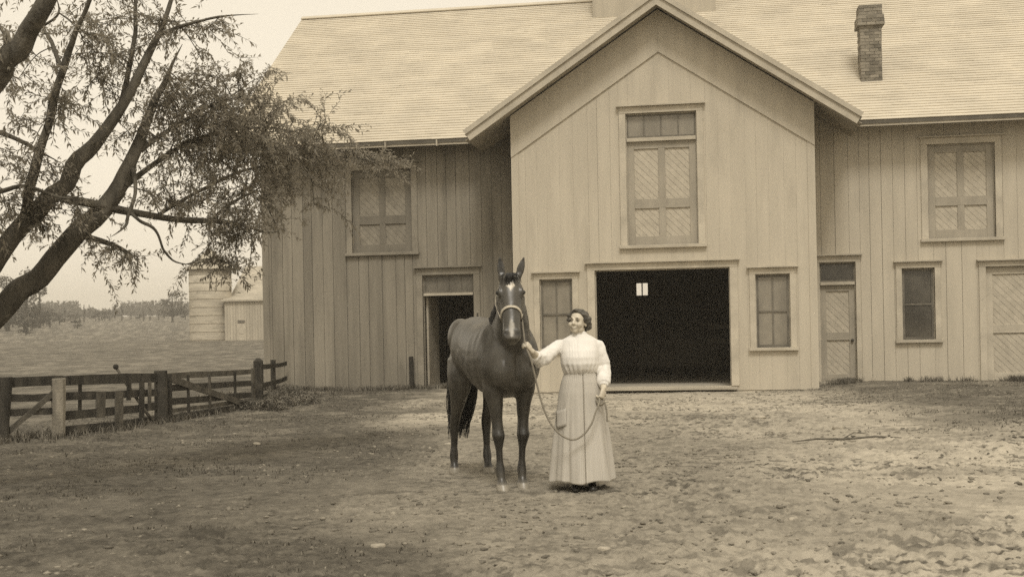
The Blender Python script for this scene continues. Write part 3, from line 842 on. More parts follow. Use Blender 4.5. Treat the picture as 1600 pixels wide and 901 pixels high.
# black post standing by the stable doorway
mb = MB(); mb.tube([(-7.20,YW-.16,-.1),(-7.20,YW-.16,.4),(-7.21,YW-.15,.84)], [.065,.06,.055], 10)
tag(mb.build('hitching_post', M['black'], smooth=False), 'short black post beside the stable doorway', 'post')

# ------------------------------------------------------------------ fences
def plank(mb, a, b, h, th=.03, sag=0.0):
    """rough plank on edge from a to b with a slight sag, in three pieces"""
    a, b = Vector(a), Vector(b); n = 4; pts = []
    for i in range(n+1):
        t = i/n; p = a.lerp(b, t); p.z += -sag*4*t*(1-t)+random.uniform(-.008,.008)*(0 < i < n); pts.append(p)
    d = (b-a).normalized(); s = d.cross(Vector((0,0,1))).normalized()*th/2
    b0 = len(mb.v); hh = [h*random.uniform(.9,1.08) for _ in pts]
    for p, q in zip(pts, hh):
        for sx, sz in ((-1,-.5),(1,-.5),(1,.5),(-1,.5)):
            v = p+s*sx; mb.v.append((v.x,v.y,v.z+sz*q))
    for i in range(n):
        for k in range(4): mb.f.append((b0+i*4+k, b0+i*4+(k+1)%4, b0+(i+1)*4+(k+1)%4, b0+(i+1)*4+k))
    mb.f.append((b0,b0+3,b0+2,b0+1)); mb.f.append((b0+n*4,b0+n*4+1,b0+n*4+2,b0+n*4+3))
def post(x, y, h, w, parent, m, name='post', lean=(0,0), pointed=False):
    mb = MB(); z = gz(x,y)-.15; n = 8; ring = []
    hs = [0, .3*h, .7*h, h] + ([h+.06] if pointed else [])
    b0 = 0
    for i, q in enumerate(hs):
        r = w/2*random.uniform(.92,1.08)*(.35 if pointed and i == 4 else 1)
        for k in range(n):
            a = 2*math.pi*k/n+.4; rr = r*(1+.12*math.cos(4*a))
            mb.v.append((x+lean[0]*q+rr*math.cos(a), y+lean[1]*q+rr*math.sin(a), z+q+.15*(i > 0)))
    for i in range(len(hs)-1):
        for k in range(n): mb.f.append((i*n+k, i*n+(k+1)%n, (i+1)*n+(k+1)%n, (i+1)*n+k))
    mb.f.append(tuple(range(n-1,-1,-1))); mb.f.append(tuple((len(hs)-1)*n+k for k in range(n)))
    return mb.build(name, m, parent, bevel=.006)
fe = empty('plank_fence', (0,0,0), label='old dark plank fence with a broad top rail left of the gate', cat='fence')
post(-10.06,16.3,.93,.17,fe,M['fence'],lean=(.06,.03)); post(-9.60,17.02,.88,.20,fe,M['palewood'],lean=(.0,.02))
post(-11.6,13.2,.95,.16,fe,M['fence']); post(-13.3,10.4,.95,.16,fe,M['fence'],lean=(.03,0))
for a, b, h, sag in (((-10.10,16.22,.855),(-9.58,17.12,.84),.15,.0), ((-9.60,17.05,.83),(-9.12,19.32,.775),.15,.0),
                     ((-10.05,16.28,.64),(-9.60,17.1,.60),.11,.02), ((-10.05,16.28,.42),(-9.60,17.1,.40),.10,.01),
                     ((-9.6,17.1,.60),(-9.13,19.3,.53),.125,.01), ((-9.6,17.1,.31),(-9.13,19.3,.31),.125,.01), ((-9.6,17.1,.10),(-9.13,19.3,.10),.10,.01),
                     ((-11.6,13.2,.87),(-10.06,16.2,.86),.15,.01), ((-11.6,13.2,.5),(-10.06,16.2,.5),.1,.01), ((-13.3,10.4,.88),(-11.6,13.2,.87),.15,.01), ((-13.3,10.4,.5),(-11.6,13.2,.5),.1,.01)):
    mb = MB(); plank(mb, a, b, h, .035, sag); mb.build('rail', M['fence'], fe)
mb = MB(); plank(mb, (-9.98,16.36,.16), (-9.60,17.04,.72), .10, .03); mb.build('brace', M['gray'], fe)
for x, y, z0, z1, w, m in ((-9.58,17.55,.32,.80,.05,'fence'),(-9.44,17.92,.22,.62,.19,'gray'),(-9.33,18.30,-.02,.60,.17,'gray'),(-9.28,18.55,.45,.74,.08,'fence'),(-9.21,18.85,.08,.74,.10,'fence'),(-9.17,19.05,.25,.74,.06,'gray')):
    mb = MB(); mb.beam((x+.035,y,z0),(x+.045,y+.01,z1),.03,w,(.25,1,0)); mb.build('slat', M[m], fe)
pr = MB(); pr.tube([(-9.03,18.99,.05),(-9.22,18.87,.40),(-9.42,18.77,.75),(-9.52,18.72,.95)], [.028,.026,.024,.022], 8)
prop = pr.build('leaning_pole', M['gray'], None, True); tag(prop, 'pole with a dark knob leaning against the plank fence', 'pole')
kb = MB(); kb.ball((-9.535,18.71,.985), .045); kb.build('knob', M['black'], prop, True)
# gate
ga = empty('farm_gate', (0,0,0), label='five bar board gate with a diagonal brace beside the barn corner', cat='gate')
post(-9.10,19.42,.88,.22,ga,M['fence'],'gate_post'); post(-8.96,23.55,.92,.19,ga,M['fence'],'gate_post',pointed=True)
for a, b, h, m in (((-9.09,19.6,.79),(-8.95,23.2,.73),.10,'gray'),((-9.09,19.6,.585),(-8.95,23.2,.50),.11,'fence'),((-9.09,19.6,.36),(-8.95,23.2,.27),.11,'fence'),((-9.09,19.6,.07),(-8.95,23.2,.07),.12,'fence'),((-9.09,19.6,.20),(-8.95,23.2,.17),.07,'gray')):
    mb = MB(); plank(mb, a, b, h, .03); mb.build('bar', M[m], ga)
mb = MB(); plank(mb, (-9.05,19.72,.74), (-8.91,23.0,.06), .12, .03); mb.build('brace', M['gray'], ga)
for y, z0, z1, w, m in ((19.66,.02,.82,.12,'fence'),(20.35,.1,.78,.05,'fence'),(21.2,.1,.77,.05,'gray'),(22.3,.1,.76,.05,'fence'),(23.15,.02,.80,.13,'gray')):
    x = -9.09+(y-19.6)*.0389+.03; mb = MB(); mb.beam((x,y,z0),(x,y,z1),.035,w,(0,1,0)); mb.build('stile', M[m], ga)
st = empty('fence_stub', (0,0,0), label='short run of rails joining the gate post to the barn corner', cat='fence')
for a, b, h in (((-8.98,23.6,.80),(-10.35,29.1,.72),.10),((-8.98,23.6,.42),(-10.35,29.1,.36),.10),((-8.98,23.6,.14),(-10.35,29.1,.10),.16)):
    mb = MB(); plank(mb, a, b, h, .035, .02); mb.build('rail', M['fence'], st)
post(-9.7,26.4,.85,.12,st,M['fence'])
# heap of weedy brush by the gate
def leafy(name, n, centers, size, m, zs=1.0):
    V, F = [], []
    for cx, cy, cz, rx, rz, w in centers:
        k = int(n*w)
        u = NR.normal(0,1,(k,3)); u /= np.linalg.norm(u,axis=1)[:,None]; rad = NR.uniform(.3,1,k)**.5
        P = u*rad[:,None]*[rx,rx,rz]+[cx,cy,cz]; P[:,2] = np.maximum(P[:,2], cz-rz*.9)
        a = NR.normal(0,1,(k,3)); a /= np.linalg.norm(a,axis=1)[:,None]
        b = np.cross(a, NR.normal(0,1,(k,3))); b /= np.linalg.norm(b,axis=1)[:,None]
        s = size*NR.uniform(.5,1.3,k)[:,None]
        V.append(np.stack([P-a*s, P+b*s*.3, P+a*s, P-b*s*.3],1).reshape(-1,3))
    V = np.vstack(V); F = np.arange(len(V)).reshape(-1,4)
    return np_mesh(name, V, F, 4)
bp_ = [(x,y,gz(x,y)+.02,r,h,w) for x,y,r,h,w in ((-8.75,22.6,.32,.20,1),(-8.3,22.4,.35,.20,1.1),(-8.6,23.6,.4,.24,1.2),(-8.9,25.0,.5,.26,1.2),(-9.5,26.6,.5,.28,1),(-8.3,24.2,.4,.16,.8))]
tag(link('brush_heap', leafy('brush', 3000, bp_, .034, M['weed']), M['weed']), 'low tangle of weeds and brush at the foot of the gate post by the barn', 'brush')

# ------------------------------------------------------------------ far buildings
fb = empty('silo', (-44.1,104.5,.55), label='round stave silo with a conical cap beyond the pasture', cat='silo')
mb = MB(); n = 40; b0 = 0
mb.loft([((0,0,z),(1,0,0),(0,1,0),1.86,1.86) for z in (-.3,.5,2,4,6.55)], n); mb.build('stave_wall', M['silo'], fb, True)
for i in range(9):
    mb = MB(); z = .35+i*.72; mb.loft([((0,0,z),(1,0,0),(0,1,0),1.90,1.90),((0,0,z+.035),(1,0,0),(0,1,0),1.90,1.90)], n); mb.build('hoop', M['farroof'], fb)
mb = MB(); mb.loft([((0,0,6.56),(1,0,0),(0,1,0),2.15,2.15),((0,0,6.62),(1,0,0),(0,1,0),2.15,2.15),((0,0,8.4),(1,0,0),(0,1,0),.12,.12)], 28); mb.build('cone_roof', M['farroof'], fb)
sb = empty('far_barn', (0,0,0), label='small pale barn with a lean-to beside the round silo', cat='barn')
mb = MB(); mb.box(-42.1,-31,105.4,113,.3,4.6); mb.build('wall', M['farwall'], sb)
mb = MB(); slab(mb,-42.6,-30.6,104.95,4.45,109.2,7.6,.12); slab(mb,-42.6,-30.6,113.5,4.45,109.21,7.6,.12); mb.build('roof', M['farroof'], sb)
mb = MB()
x = -42.2
while x < -38.2:
    mb.box(x,min(x+.24,-38.2),103.0+random.uniform(-.01,.01),103.05,.4,4.28); x += .255
mb.box(-42.2,-38.2,103.051,105.39,.4,4.3); mb.build('lean_to_wall', M['farwall'], sb)
mb = MB(); slab(mb,-42.45,-38.0,102.75,4.36,105.3,4.80,.14); mb.build('lean_to_roof', M['farroof'], sb)
mb = MB(); mb.box(-41.05,-40.25,102.93,102.98,.55,2.62); dr = mb.build('door', M['trim'], sb)
mb = MB(); mb.box(-40.98,-40.32,102.90,102.925,2.32,2.58); mb.build('door_window', M['sash'], dr)
for z in (.95,1.6): 
    mb = MB(); mb.box(-40.9,-40.4,102.9,102.925,z-.2,z+.3); mb.build('door_panel', M['farwall'], dr)

# ------------------------------------------------------------------ far trees
def far_tree(name, loc, h, w, kind, label, group, n=420, size=.45):
    """crown of many small leaf cards in uneven lobes on a trunk"""
    e = empty(name, loc, random.uniform(0,6), label=label, cat='tree', group=group)
    V = []
    if kind == 'conifer':
        for i in range(n):
            t = random.random()**.75; z = h*(.1+.9*t); r = w/2*(1-t)**.85*random.uniform(.35,1)*(.75+.35*((t*9)%1 < .55)); a = random.uniform(0,6.28)
            p = Vector((r*math.cos(a), r*math.sin(a), z)); d = Vector((math.cos(a),math.sin(a),-.35)); s = size*random.uniform(.5,1.1)*(1.1-.6*t)
            q = Vector((-math.sin(a),math.cos(a),random.uniform(-.3,.3)))
            V += [p-d*s*.5, p+q*s*.4, p+d*s*.7, p-q*s*.4]
    else:
        lobes = []
        for i in range(9):
            a = random.uniform(0,6.28); zz = random.uniform(.16,.84); rr = random.uniform(.1,.36)*w*(1-abs(zz-.5))
            lobes.append((Vector((rr*math.cos(a),rr*math.sin(a),zz*h)), random.uniform(.16,.27)*w, random.uniform(.10,.16)*h))
        for i in range(n):
            c, r, rz = random.choice(lobes)
            u = Vector((random.gauss(0,1),random.gauss(0,1),random.gauss(0,1))).normalized()
            p = c+Vector((u.x*r,u.y*r,u.z*rz))*random.uniform(.55,1.08)
            d = Vector((random.gauss(0,1),random.gauss(0,1),random.gauss(0,.6))).normalized(); q = d.cross(u); q = q.normalized() if q.length > .01 else Vector((0,0,1))
            s = size*random.uniform(.5,1.2)
            V += [p-d*s*.6, p+q*s*.4, p+d*s*.6, p-q*s*.4]
    me = np_mesh('crown', np.array([v[:] for v in V]), np.arange(len(V)).reshape(-1,4), 4)
    link('crown', me, M['conifer'] if kind == 'conifer' else M['farleaf'], e)
    mb = MB(); tr = h*.022+.05
    mb.tube([(0,0,-.4),(tr*.3,0,h*.3),(0,tr*.4,h*.6),(0,0,h*.85)], [tr*1.3,tr,tr*.7,tr*.2], 7)
    if kind != 'conifer':
        for i in range(5):
            c = lobes[i][0]; mb.tube([(0,0,h*.28),(c.x*.5,c.y*.5,h*.28+(c.z-h*.28)*.6),(c.x,c.y,c.z)], [tr*.6,tr*.4,tr*.12], 5)
    mb.build('trunk', M['farbark'], e, True)
    return e
def ray_xy(px, d):
    """bearing along the pasture, metres from the camera"""
    a = R(9.2)+math.atan((800-px)/1931); return (-math.sin(a)*d, math.cos(a)*d)
x, y = ray_xy(270, 300); far_tree('oak_tree', (x,y,gz(x,y)), 7.8, 7.4, 'broad', 'broad dark oak standing alone on the hillside left of the silo', None, 1500, .36)
kinds = [far_tree('fir_tree', (0,0,0), 3.6, 2.0, 'conifer', 'small dark fir scattered on the far hillside', 'firs on the far hillside', 260, .35),
         far_tree('fir_tree', (0,0,0), 3.0, 1.9, 'conifer', 'small dark fir scattered on the far hillside', 'firs on the far hillside', 220, .35),
         far_tree('bushy_tree', (0,0,0), 3.4, 4.2, 'broad', 'rounded bushy tree on the far hillside', 'bushy trees on the far hillside', 420, .34),
         far_tree('bushy_tree', (0,0,0), 2.8, 4.2, 'broad', 'rounded bushy tree on the far hillside', 'bushy trees on the far hillside', 420, .34)]
spots = [(102,340,0,1.0),(110,335,3,.8),(118,350,2,.8),(132,330,0,1.1),(150,345,2,.9),(155,335,0,.8),(164,340,3,1.0),(172,335,0,.9),(191,340,0,1.25),(205,350,1,.8),(219,345,2,.7),(235,340,0,1.0),(248,335,1,.9),(121,250,3,.7),
         (76,300,2,1.0),(85,310,3,.9),(93,290,2,.8),(68,280,3,1.1),(60,330,0,1.3),(78,260,1,.9),(140,380,1,1.3),(180,400,0,1.3),(258,360,3,.8),(290,330,2,.8),(50,240,2,.9),(36,300,0,1.5),(20,270,3,1.2),(8,250,2,1.3),
         (-30,300,2,1.5),(-70,320,3,1.5),(-110,330,2,1.4),(125,300,1,.7),(225,310,1,.8),(40,200,3,.7),(310,320,0,1.0),(330,330,2,1)]
used = set()
for px, d, k, s in spots:
    o = kinds[k] if k not in used else copy_tree(kinds[k]); used.add(k)
    x, y = ray_xy(px, d); o.location = (x, y, gz(x,y)-.1); o.scale = (s,s,s*random.uniform(.9,1.15)); o.rotation_euler.z = random.uniform(0,6)
lt = far_tree('ash_tree', (0,0,0), 8.8, 5.5, 'broad', 'taller loose tree at the left edge beyond the pasture', 'loose trees at the left of the pasture', 900, .36)
for i, (px, d, s) in enumerate(((40,220,1.4),(12,235,1.3),(-40,220,1.5),(62,260,1.1))):
    o = lt if i == 0 else copy_tree(lt); x, y = ray_xy(px, d); o.location = (x,y,gz(x,y)-.1); o.scale = (s,s,s); o.rotation_euler.z = i*1.7
# far wood along the crest: one mass of crowns
V = []
for i in range(420):
    px = random.uniform(-260, 420); d = random.uniform(470, 640)
    x, y = ray_xy(px, d); z = gz(x,y); h = random.uniform(3.5,7.0)*(.55 if 120 < px < 185 else 1.0); w = h*random.uniform(.6,.95)
    for j in range(46):
        u = Vector((random.gauss(0,1),random.gauss(0,1),random.gauss(0,1))).normalized()
        p = Vector((x+u.x*w*.5, y+u.y*w*.5, z+h*.55+u.z*h*.45))
        a = Vector((random.gauss(0,1),random.gauss(0,1),random.gauss(0,1))).normalized(); b = a.cross(u); b = b.normalized() if b.length > .01 else Vector((0,0,1))
        s = random.uniform(.4,1.0)
        V += [p-a*s, p+b*s*.6, p+a*s, p-b*s*.6]
tag(link('far_wood', np_mesh('far_wood', np.array([v[:] for v in V]), np.arange(len(V)).reshape(-1,4), 4), M['farleaf']), 'hazy wood along the crest of the far hill', 'wood', kind='stuff')

# ------------------------------------------------------------------ the leaning willow at the left
LIMBS = {
'trunk': [(-7.953,10.767,0.084,0.3698),(-7.697,10.808,0.757,0.2927),(-7.354,10.864,1.212,0.2465)],
'A': [(-7.354,10.864,1.212,0.2034),(-6.822,11.051,1.757,0.1554),(-6.448,11.112,2.08,0.1398),(-6.072,11.173,2.47,0.1274),(-5.731,11.329,2.897,0.1065),(-5.61,11.45,3.252,0.0853),(-5.542,11.664,3.663,0.061),(-5.457,11.88,4.086,0.0392),(-5.36,12.099,4.489,0.0232)],
'B': [(-7.354,10.864,1.212,0.191),(-6.887,10.737,1.937,0.1515),(-6.585,10.685,2.271,0.1322),(-6.251,10.739,2.643,0.1201),(-6.031,10.876,2.951,0.103),(-5.786,11.017,3.324,0.0886),(-5.522,11.161,3.784,0.0647),(-5.339,11.292,4.233,0.0466),(-5.281,11.402,4.455,0.0376),(-5.206,11.516,4.793,0.0284),(-5.166,11.624,5.2,0.0191)],
'B1': [(-5.313,11.397,4.405,0.0282),(-5.021,11.343,4.488,0.0218),(-4.644,11.303,4.537,0.0154),(-4.218,11.271,4.534,0.0092)],
'B2': [(-5.572,11.153,3.704,0.0401),(-5.571,11.355,4.147,0.0313),(-5.568,11.457,4.484,0.0284),(-5.601,11.553,4.827,0.0255),(-5.627,11.65,5.239,0.0193)],
'C': [(-6.462,10.704,2.467,0.0781),(-6.273,10.634,2.665,0.0685),(-6.153,10.552,3.037,0.062),(-5.958,10.482,3.46,0.0527),(-5.764,10.412,3.933,0.0464),(-5.57,10.342,4.253,0.0316),(-5.414,10.266,4.483,0.0256),(-5.295,10.286,4.822,0.0171)],
'C1': [(-5.77,10.411,3.916,0.029),(-5.915,10.489,4.191,0.0234),(-6.046,10.569,4.393,0.0207),(-6.127,10.658,4.806,0.0149)],
'C2': [(-6.035,10.571,4.364,0.0177),(-5.841,10.501,4.453,0.0146),(-5.878,10.495,4.629,0.0117)],
'D': [(-6.093,10.866,2.813,0.0545),(-5.894,11.1,2.774,0.0524),(-5.67,11.441,2.71,0.0505),(-5.407,11.888,2.663,0.0457),(-5.147,12.336,2.678,0.037),(-4.937,12.572,2.649,0.0273),(-4.78,12.8,2.579,0.0173),(-4.622,12.927,2.597,0.0087)],
'D1': [(-5.18,12.33,2.678,0.0236),(-5.058,12.654,2.908,0.0207),(-4.89,12.884,3.043,0.014),(-4.784,13.104,3.225,0.0106)],
'E': [(-6.011,11.183,2.469,0.0435),(-5.894,11.404,2.418,0.0347),(-5.834,11.617,2.365,0.0289),(-5.742,11.733,2.272,0.0162)],
'F': [(-5.63,11.447,3.19,0.0379),(-5.499,11.266,2.913,0.0249),(-5.518,11.161,2.686,0.0216),(-5.558,11.155,2.552,0.0185),(-5.658,11.037,2.429,0.0122)],
'G': [(-5.646,11.445,2.697,0.0253),(-5.547,11.461,2.613,0.0221),(-5.45,11.578,2.53,0.0191),(-5.415,11.684,2.344,0.0161),(-5.383,11.892,2.232,0.0131),(-5.207,12.123,2.198,0.0083)],
'H': [(-6.679,10.264,3.429,0.0406),(-6.393,10.412,3.363,0.0322),(-6.219,10.541,3.275,0.0266),(-5.936,10.688,3.099,0.0149)],
'I': [(-6.409,9.295,2.55,0.1585),(-5.574,8.822,3.324,0.1193),(-5.291,8.767,3.621,0.1082),(-5.087,8.699,3.839,0.0974),(-4.885,8.63,4.076,0.0867),(-4.685,8.561,4.379,0.0667)],
'J': [(-5.776,11.322,2.835,0.0439),(-5.655,11.848,3.177,0.0359),(-5.43,12.29,3.491,0.0303),(-5.184,12.735,3.683,0.0243),(-4.844,13.195,3.775,0.0143),(-4.519,13.552,3.743,0.011)],
'K': [(-5.566,11.458,3.283,0.0347),(-5.389,11.891,3.596,0.0294),(-5.117,12.239,3.872,0.02),(-4.897,12.579,4.023,0.0103)],
'L': [(-5.511,11.669,2.667,0.0257),(-5.374,12.299,2.952,0.0236),(-5.131,12.946,3.255,0.0211),(-4.813,13.504,3.42,0.0183),(-4.429,13.972,3.539,0.015),(-3.992,14.346,3.533,0.0096)],
'M_': [(-6.517,10.594,2.848,0.0298),(-6.171,10.448,2.879,0.0234),(-5.827,10.503,2.755,0.0176),(-5.595,10.541,2.809,0.0088)],
}
CLUMPS = [
  (-5.16,12.33,3.76,0.50,0.30,14),
  (-5.39,11.89,3.53,0.39,0.33,9),
  (-4.87,12.89,3.90,0.42,0.24,10),
  (-4.74,13.31,3.68,0.47,0.29,12),
  (-4.44,13.77,3.66,0.41,0.24,9),
  (-4.11,14.23,3.60,0.34,0.15,6),
  (-3.89,14.57,3.57,0.19,0.09,2),
  (-5.05,12.76,3.47,0.45,0.28,12),
  (-5.26,12.22,3.31,0.37,0.27,9),
  (-4.82,13.50,3.31,0.44,0.26,9),
  (-4.47,13.96,3.31,0.34,0.19,5),
  (-5.18,12.33,2.91,0.44,0.24,9),
  (-4.96,12.87,2.93,0.31,0.21,5),
  (-5.39,11.79,3.00,0.29,0.23,6),
  (-5.30,12.11,2.47,0.33,0.15,4),
  (-5.02,12.46,2.41,0.34,0.12,6),
  (-5.12,12.34,2.21,0.24,0.09,5),
  (-4.90,12.48,2.10,0.14,0.09,2),
  (-5.77,11.63,2.29,0.19,0.10,2),
  (-5.27,12.11,4.09,0.33,0.20,5),
  (-5.47,11.78,3.91,0.29,0.23,5),
  (-5.02,12.36,4.19,0.30,0.17,4),
  (-5.56,11.46,3.44,0.28,0.25,4),
  (-5.68,11.24,3.82,0.31,0.25,4),
  (-5.76,11.02,4.15,0.31,0.27,3),
  (-5.87,10.50,3.69,0.32,0.26,4),
  (-5.98,10.38,4.02,0.29,0.26,4),
  (-6.05,10.16,3.47,0.26,0.23,3),
  (-5.86,10.70,3.13,0.24,0.21,3),
  (-6.11,10.56,2.83,0.30,0.18,4),
  (-6.38,10.52,2.72,0.24,0.18,3),
  (-5.81,10.81,2.66,0.27,0.15,3),
  (-5.45,11.48,4.23,0.28,0.25,3),
  (-5.16,11.73,4.39,0.32,0.19,2),
  (-5.69,10.42,4.37,0.29,0.20,3),
  (-5.66,11.24,4.56,0.28,0.22,2),
  (-5.54,9.23,3.91,0.26,0.21,3),
  (-5.39,11.49,4.54,0.25,0.19,1.5),
  (-6.17,10.65,2.42,0.21,0.11,2),
  (-5.93,11.40,2.28,0.19,0.09,1.5),
  (-4.75,11.39,4.36,0.31,0.16,1),
  (-4.83,12.59,4.23,0.21,0.14,1.5),
  (-4.77,13.01,4.16,0.21,0.14,2),
  (-4.60,13.74,3.03,0.30,0.16,3),
  (-4.86,13.19,2.85,0.25,0.18,3),
  (-6.68,10.06,3.08,0.51,0.46,6),
  (-6.53,9.68,3.96,0.60,0.49,8),
  (-5.86,10.19,4.83,0.68,0.34,6),
  (-5.41,11.28,5.12,0.68,0.31,5),
  (-7.97,10.36,3.77,0.71,0.71,8),
  (-8.60,10.76,4.93,0.81,0.62,8),
  (-7.18,10.49,5.24,0.83,0.48,8),
  (-7.69,10.40,2.75,0.54,0.36,5),
  (-4.83,11.78,5.16,0.45,0.26,2),
]

def smooth_path(P, k=5):
    """Catmull-Rom through (x,y,z,r)"""
    P = [Vector(p[:3]).to_4d() for p in P] if False else [np.array(p) for p in P]
    out = []
    for i in range(len(P)-1):
        p0, p1, p2, p3 = P[max(i-1,0)], P[i], P[i+1], P[min(i+2,len(P)-1)]
        for j in range(k):
            t = j/k
            out.append(.5*((2*p1)+(-p0+p2)*t+(2*p0-5*p1+4*p2-p3)*t*t+(-p0+3*p1-3*p2+p3)*t**3))
    out.append(P[-1]); return out
tree = empty('willow_tree', (-7.95,10.77,gz(-7.95,10.77)), label='big leaning many stemmed willow with fine leaves at the left', cat='tree')
TO = Vector(tree.location)
def local(p): return (p[0]-TO.x, p[1]-TO.y, p[2]-TO.z)
all_pts = []
def knobby(pts, rads, seed):
    q = []
    for i, (p, r) in enumerate(zip(pts, rads)):
        n = vnoise(np.array([i*.45+seed*7.1]), np.array([seed*3.3]), seed)[0]-.5
        q.append(r*(1+.22*n))
    return q
for i, (k, P) in enumerate(LIMBS.items()):
    sp = smooth_path(P, 5)
    jit = [np.array([vnoise(np.array([j*.4+i*9]),np.array([c*5.]),i+c)[0]-.5 for c in range(3)])*min(.05,s[3]*.5) for j, s in enumerate(sp)]
    pts = [tuple(s[:3]+d) for s, d in zip(sp, jit)]
    rad = [max(.004, s[3]*.76)*(1 if k == 'trunk' else min(1, .15+(len(sp)-1-j)*.17)) for j, s in enumerate(sp)]
    mb = MB(); mb.tube([local(p) for p in pts], knobby(pts, rad, i+1), 12 if rad[0] > .05 else 7)
    mb.build('trunk' if k == 'trunk' else 'limb', M['bark'], tree, True)
    if k != 'trunk': all_pts += [(Vector(p), r) for p, r in zip(pts, rad)]
tw = MB(); LV = []
def leaf(p, d, up):
    L_ = random.uniform(.034,.068); w = L_*random.uniform(.13,.20)
    d = d.normalized(); s = d.cross(up)
    s = s.normalized() if s.length > .01 else d.orthogonal().normalized()
    q = p+d*L_*.5+up*random.uniform(-.006,.006)
    LV.extend([p, q+s*w, p+d*L_+Vector((0,0,-.012)), q-s*w])
def twig(p, d, ln, r):
    n = 5; pts = [p.copy()]; dd = d.normalized()
    for i in range(n):
        dd = (dd+Vector((random.gauss(0,.22),random.gauss(0,.22),random.gauss(-.05,.20)))).normalized()
        pts.append(pts[-1]+dd*ln/n)
    tw.tube([local(q) for q in pts], [r*(1-.8*i/n) for i in range(n+1)], 3, cap=False)
    return pts
def leaves_along(pts, step):
    for a, b in zip(pts, pts[1:]):
        k = max(1, int((b-a).length/step)); dd = (b-a).normalized()
        for j in range(k):
            p = a.lerp(b, (j+random.random())/k)
            o = Vector((random.gauss(0,1),random.gauss(0,1),random.gauss(0,1)))
            o = (o-dd*o.dot(dd)); o = o.normalized() if o.length > .01 else dd.orthogonal()
            leaf(p, dd*random.uniform(.3,.9)+o*random.uniform(.5,1), Vector((random.gauss(0,.5),random.gauss(0,.5),1)).normalized())
for cx, cy, cz, rx, rz, w in CLUMPS:
    c = Vector((cx,cy,cz))
    near = sorted(all_pts, key=lambda q: (q[0]-c).length)[:6]
    src = near[0][0]; far = (src-c).length
    for b in range(max(2, int(w*.70))):
        # a bough from the limb out through the clump
        e = c+Vector((random.gauss(0,.55)*rx, random.gauss(0,.55)*max(rx,.35), random.gauss(0,.55)*rz))
        s0 = random.choice(near[:4])[0] if far < 1.2 else src
        mid = s0.lerp(e, .5)+Vector((random.gauss(0,.06),random.gauss(0,.06),.05+random.random()*.10))*min(1,far+.3)
        bough = [Vector(q[:3]) for q in smooth_path([(*s0,0),(*mid,0),(*e,0)], 4)]
        r0 = min(.014, .006+.004*far)
        tw.tube([local(q) for q in bough], [r0*(1-.6*i/len(bough)) for i in range(len(bough))], 4, cap=False)
        for t in range(6):
            k = random.randint(len(bough)//2, len(bough)-1); p = bough[k]
            d = Vector((random.gauss(0,1)*rx, random.gauss(0,1)*max(rx,.3), random.gauss(-.1,1)*rz))
            ln = min(.65, max(.18, d.length*random.uniform(.6,1.1)))
            pts = twig(p, d, ln, .004)
            leaves_along(pts, .018)
            for u in range(2):
                k2 = random.randint(1,4); d2 = (pts[k2]-pts[k2-1]).normalized()+Vector((random.gauss(0,.7),random.gauss(0,.7),random.gauss(-.1,.6)))
                leaves_along(twig(pts[k2], d2, ln*random.uniform(.35,.7), .003), .016)
tag(tw.build('twigs', M['bark'], tree), kind='stuff')
V = np.array([local(v) for v in LV]); 
tag(link('crown', np_mesh('crown', V, np.arange(len(V)).reshape(-1,4), 4), M['leaf'], tree), None)
print('leaves', len(LV)//4)

# ------------------------------------------------------------------ horse
PSI = R(9.2)
def from_cam(X, d): return (X*math.cos(PSI)-d*math.sin(PSI), X*math.sin(PSI)+d*math.cos(PSI))
M['coat'] = mat('bay coat', .030,.075, (2.2,2.2,2.2), 6, .37, .28, (16,16,8), spec=.55, fine=.12, attr_mix=[('pale',.50),('grey',.16),('black',.010)], bdist=.006)
M['hair'] = mat('horse hair', .008,.018, (20,20,3), 4, .45, .3, island=.4, spec=.4)
M['eye']  = mat('horse eye', .006,.008, (5,5,5), 1, .08, spec=.6)
M['webbing'] = mat('halter webbing', .34,.48, (30,30,30), 3, .8, island=.05)
M['rope'] = mat('cotton lead rope', .17,.27, (90,90,90), 4, .9, .4)
bs = M['coat'].node_tree.nodes['Principled BSDF']; bs.inputs['Sheen Weight'].default_value = .04; bs.inputs['Sheen Roughness'].default_value = .4
bs.inputs['Sheen Tint'].default_value = S(.7)

fx, fy = .284, -.959                 # the horse's forward direction, right / away of the camera
hx, hd = -.185, 11.80
horse_loc = from_cam(hx, hd)
hz = gz(*horse_loc)
hang = math.atan2(fy, fx)+PSI
horse = empty('horse', (*horse_loc, hz-.018), hang, label='dark bay horse with a white star, standing in a pale halter held by the woman', cat='horse')
X_, Y_, Z_ = Vector((1,0,0)), Vector((0,1,0)), Vector((0,0,1))
hb = MB()
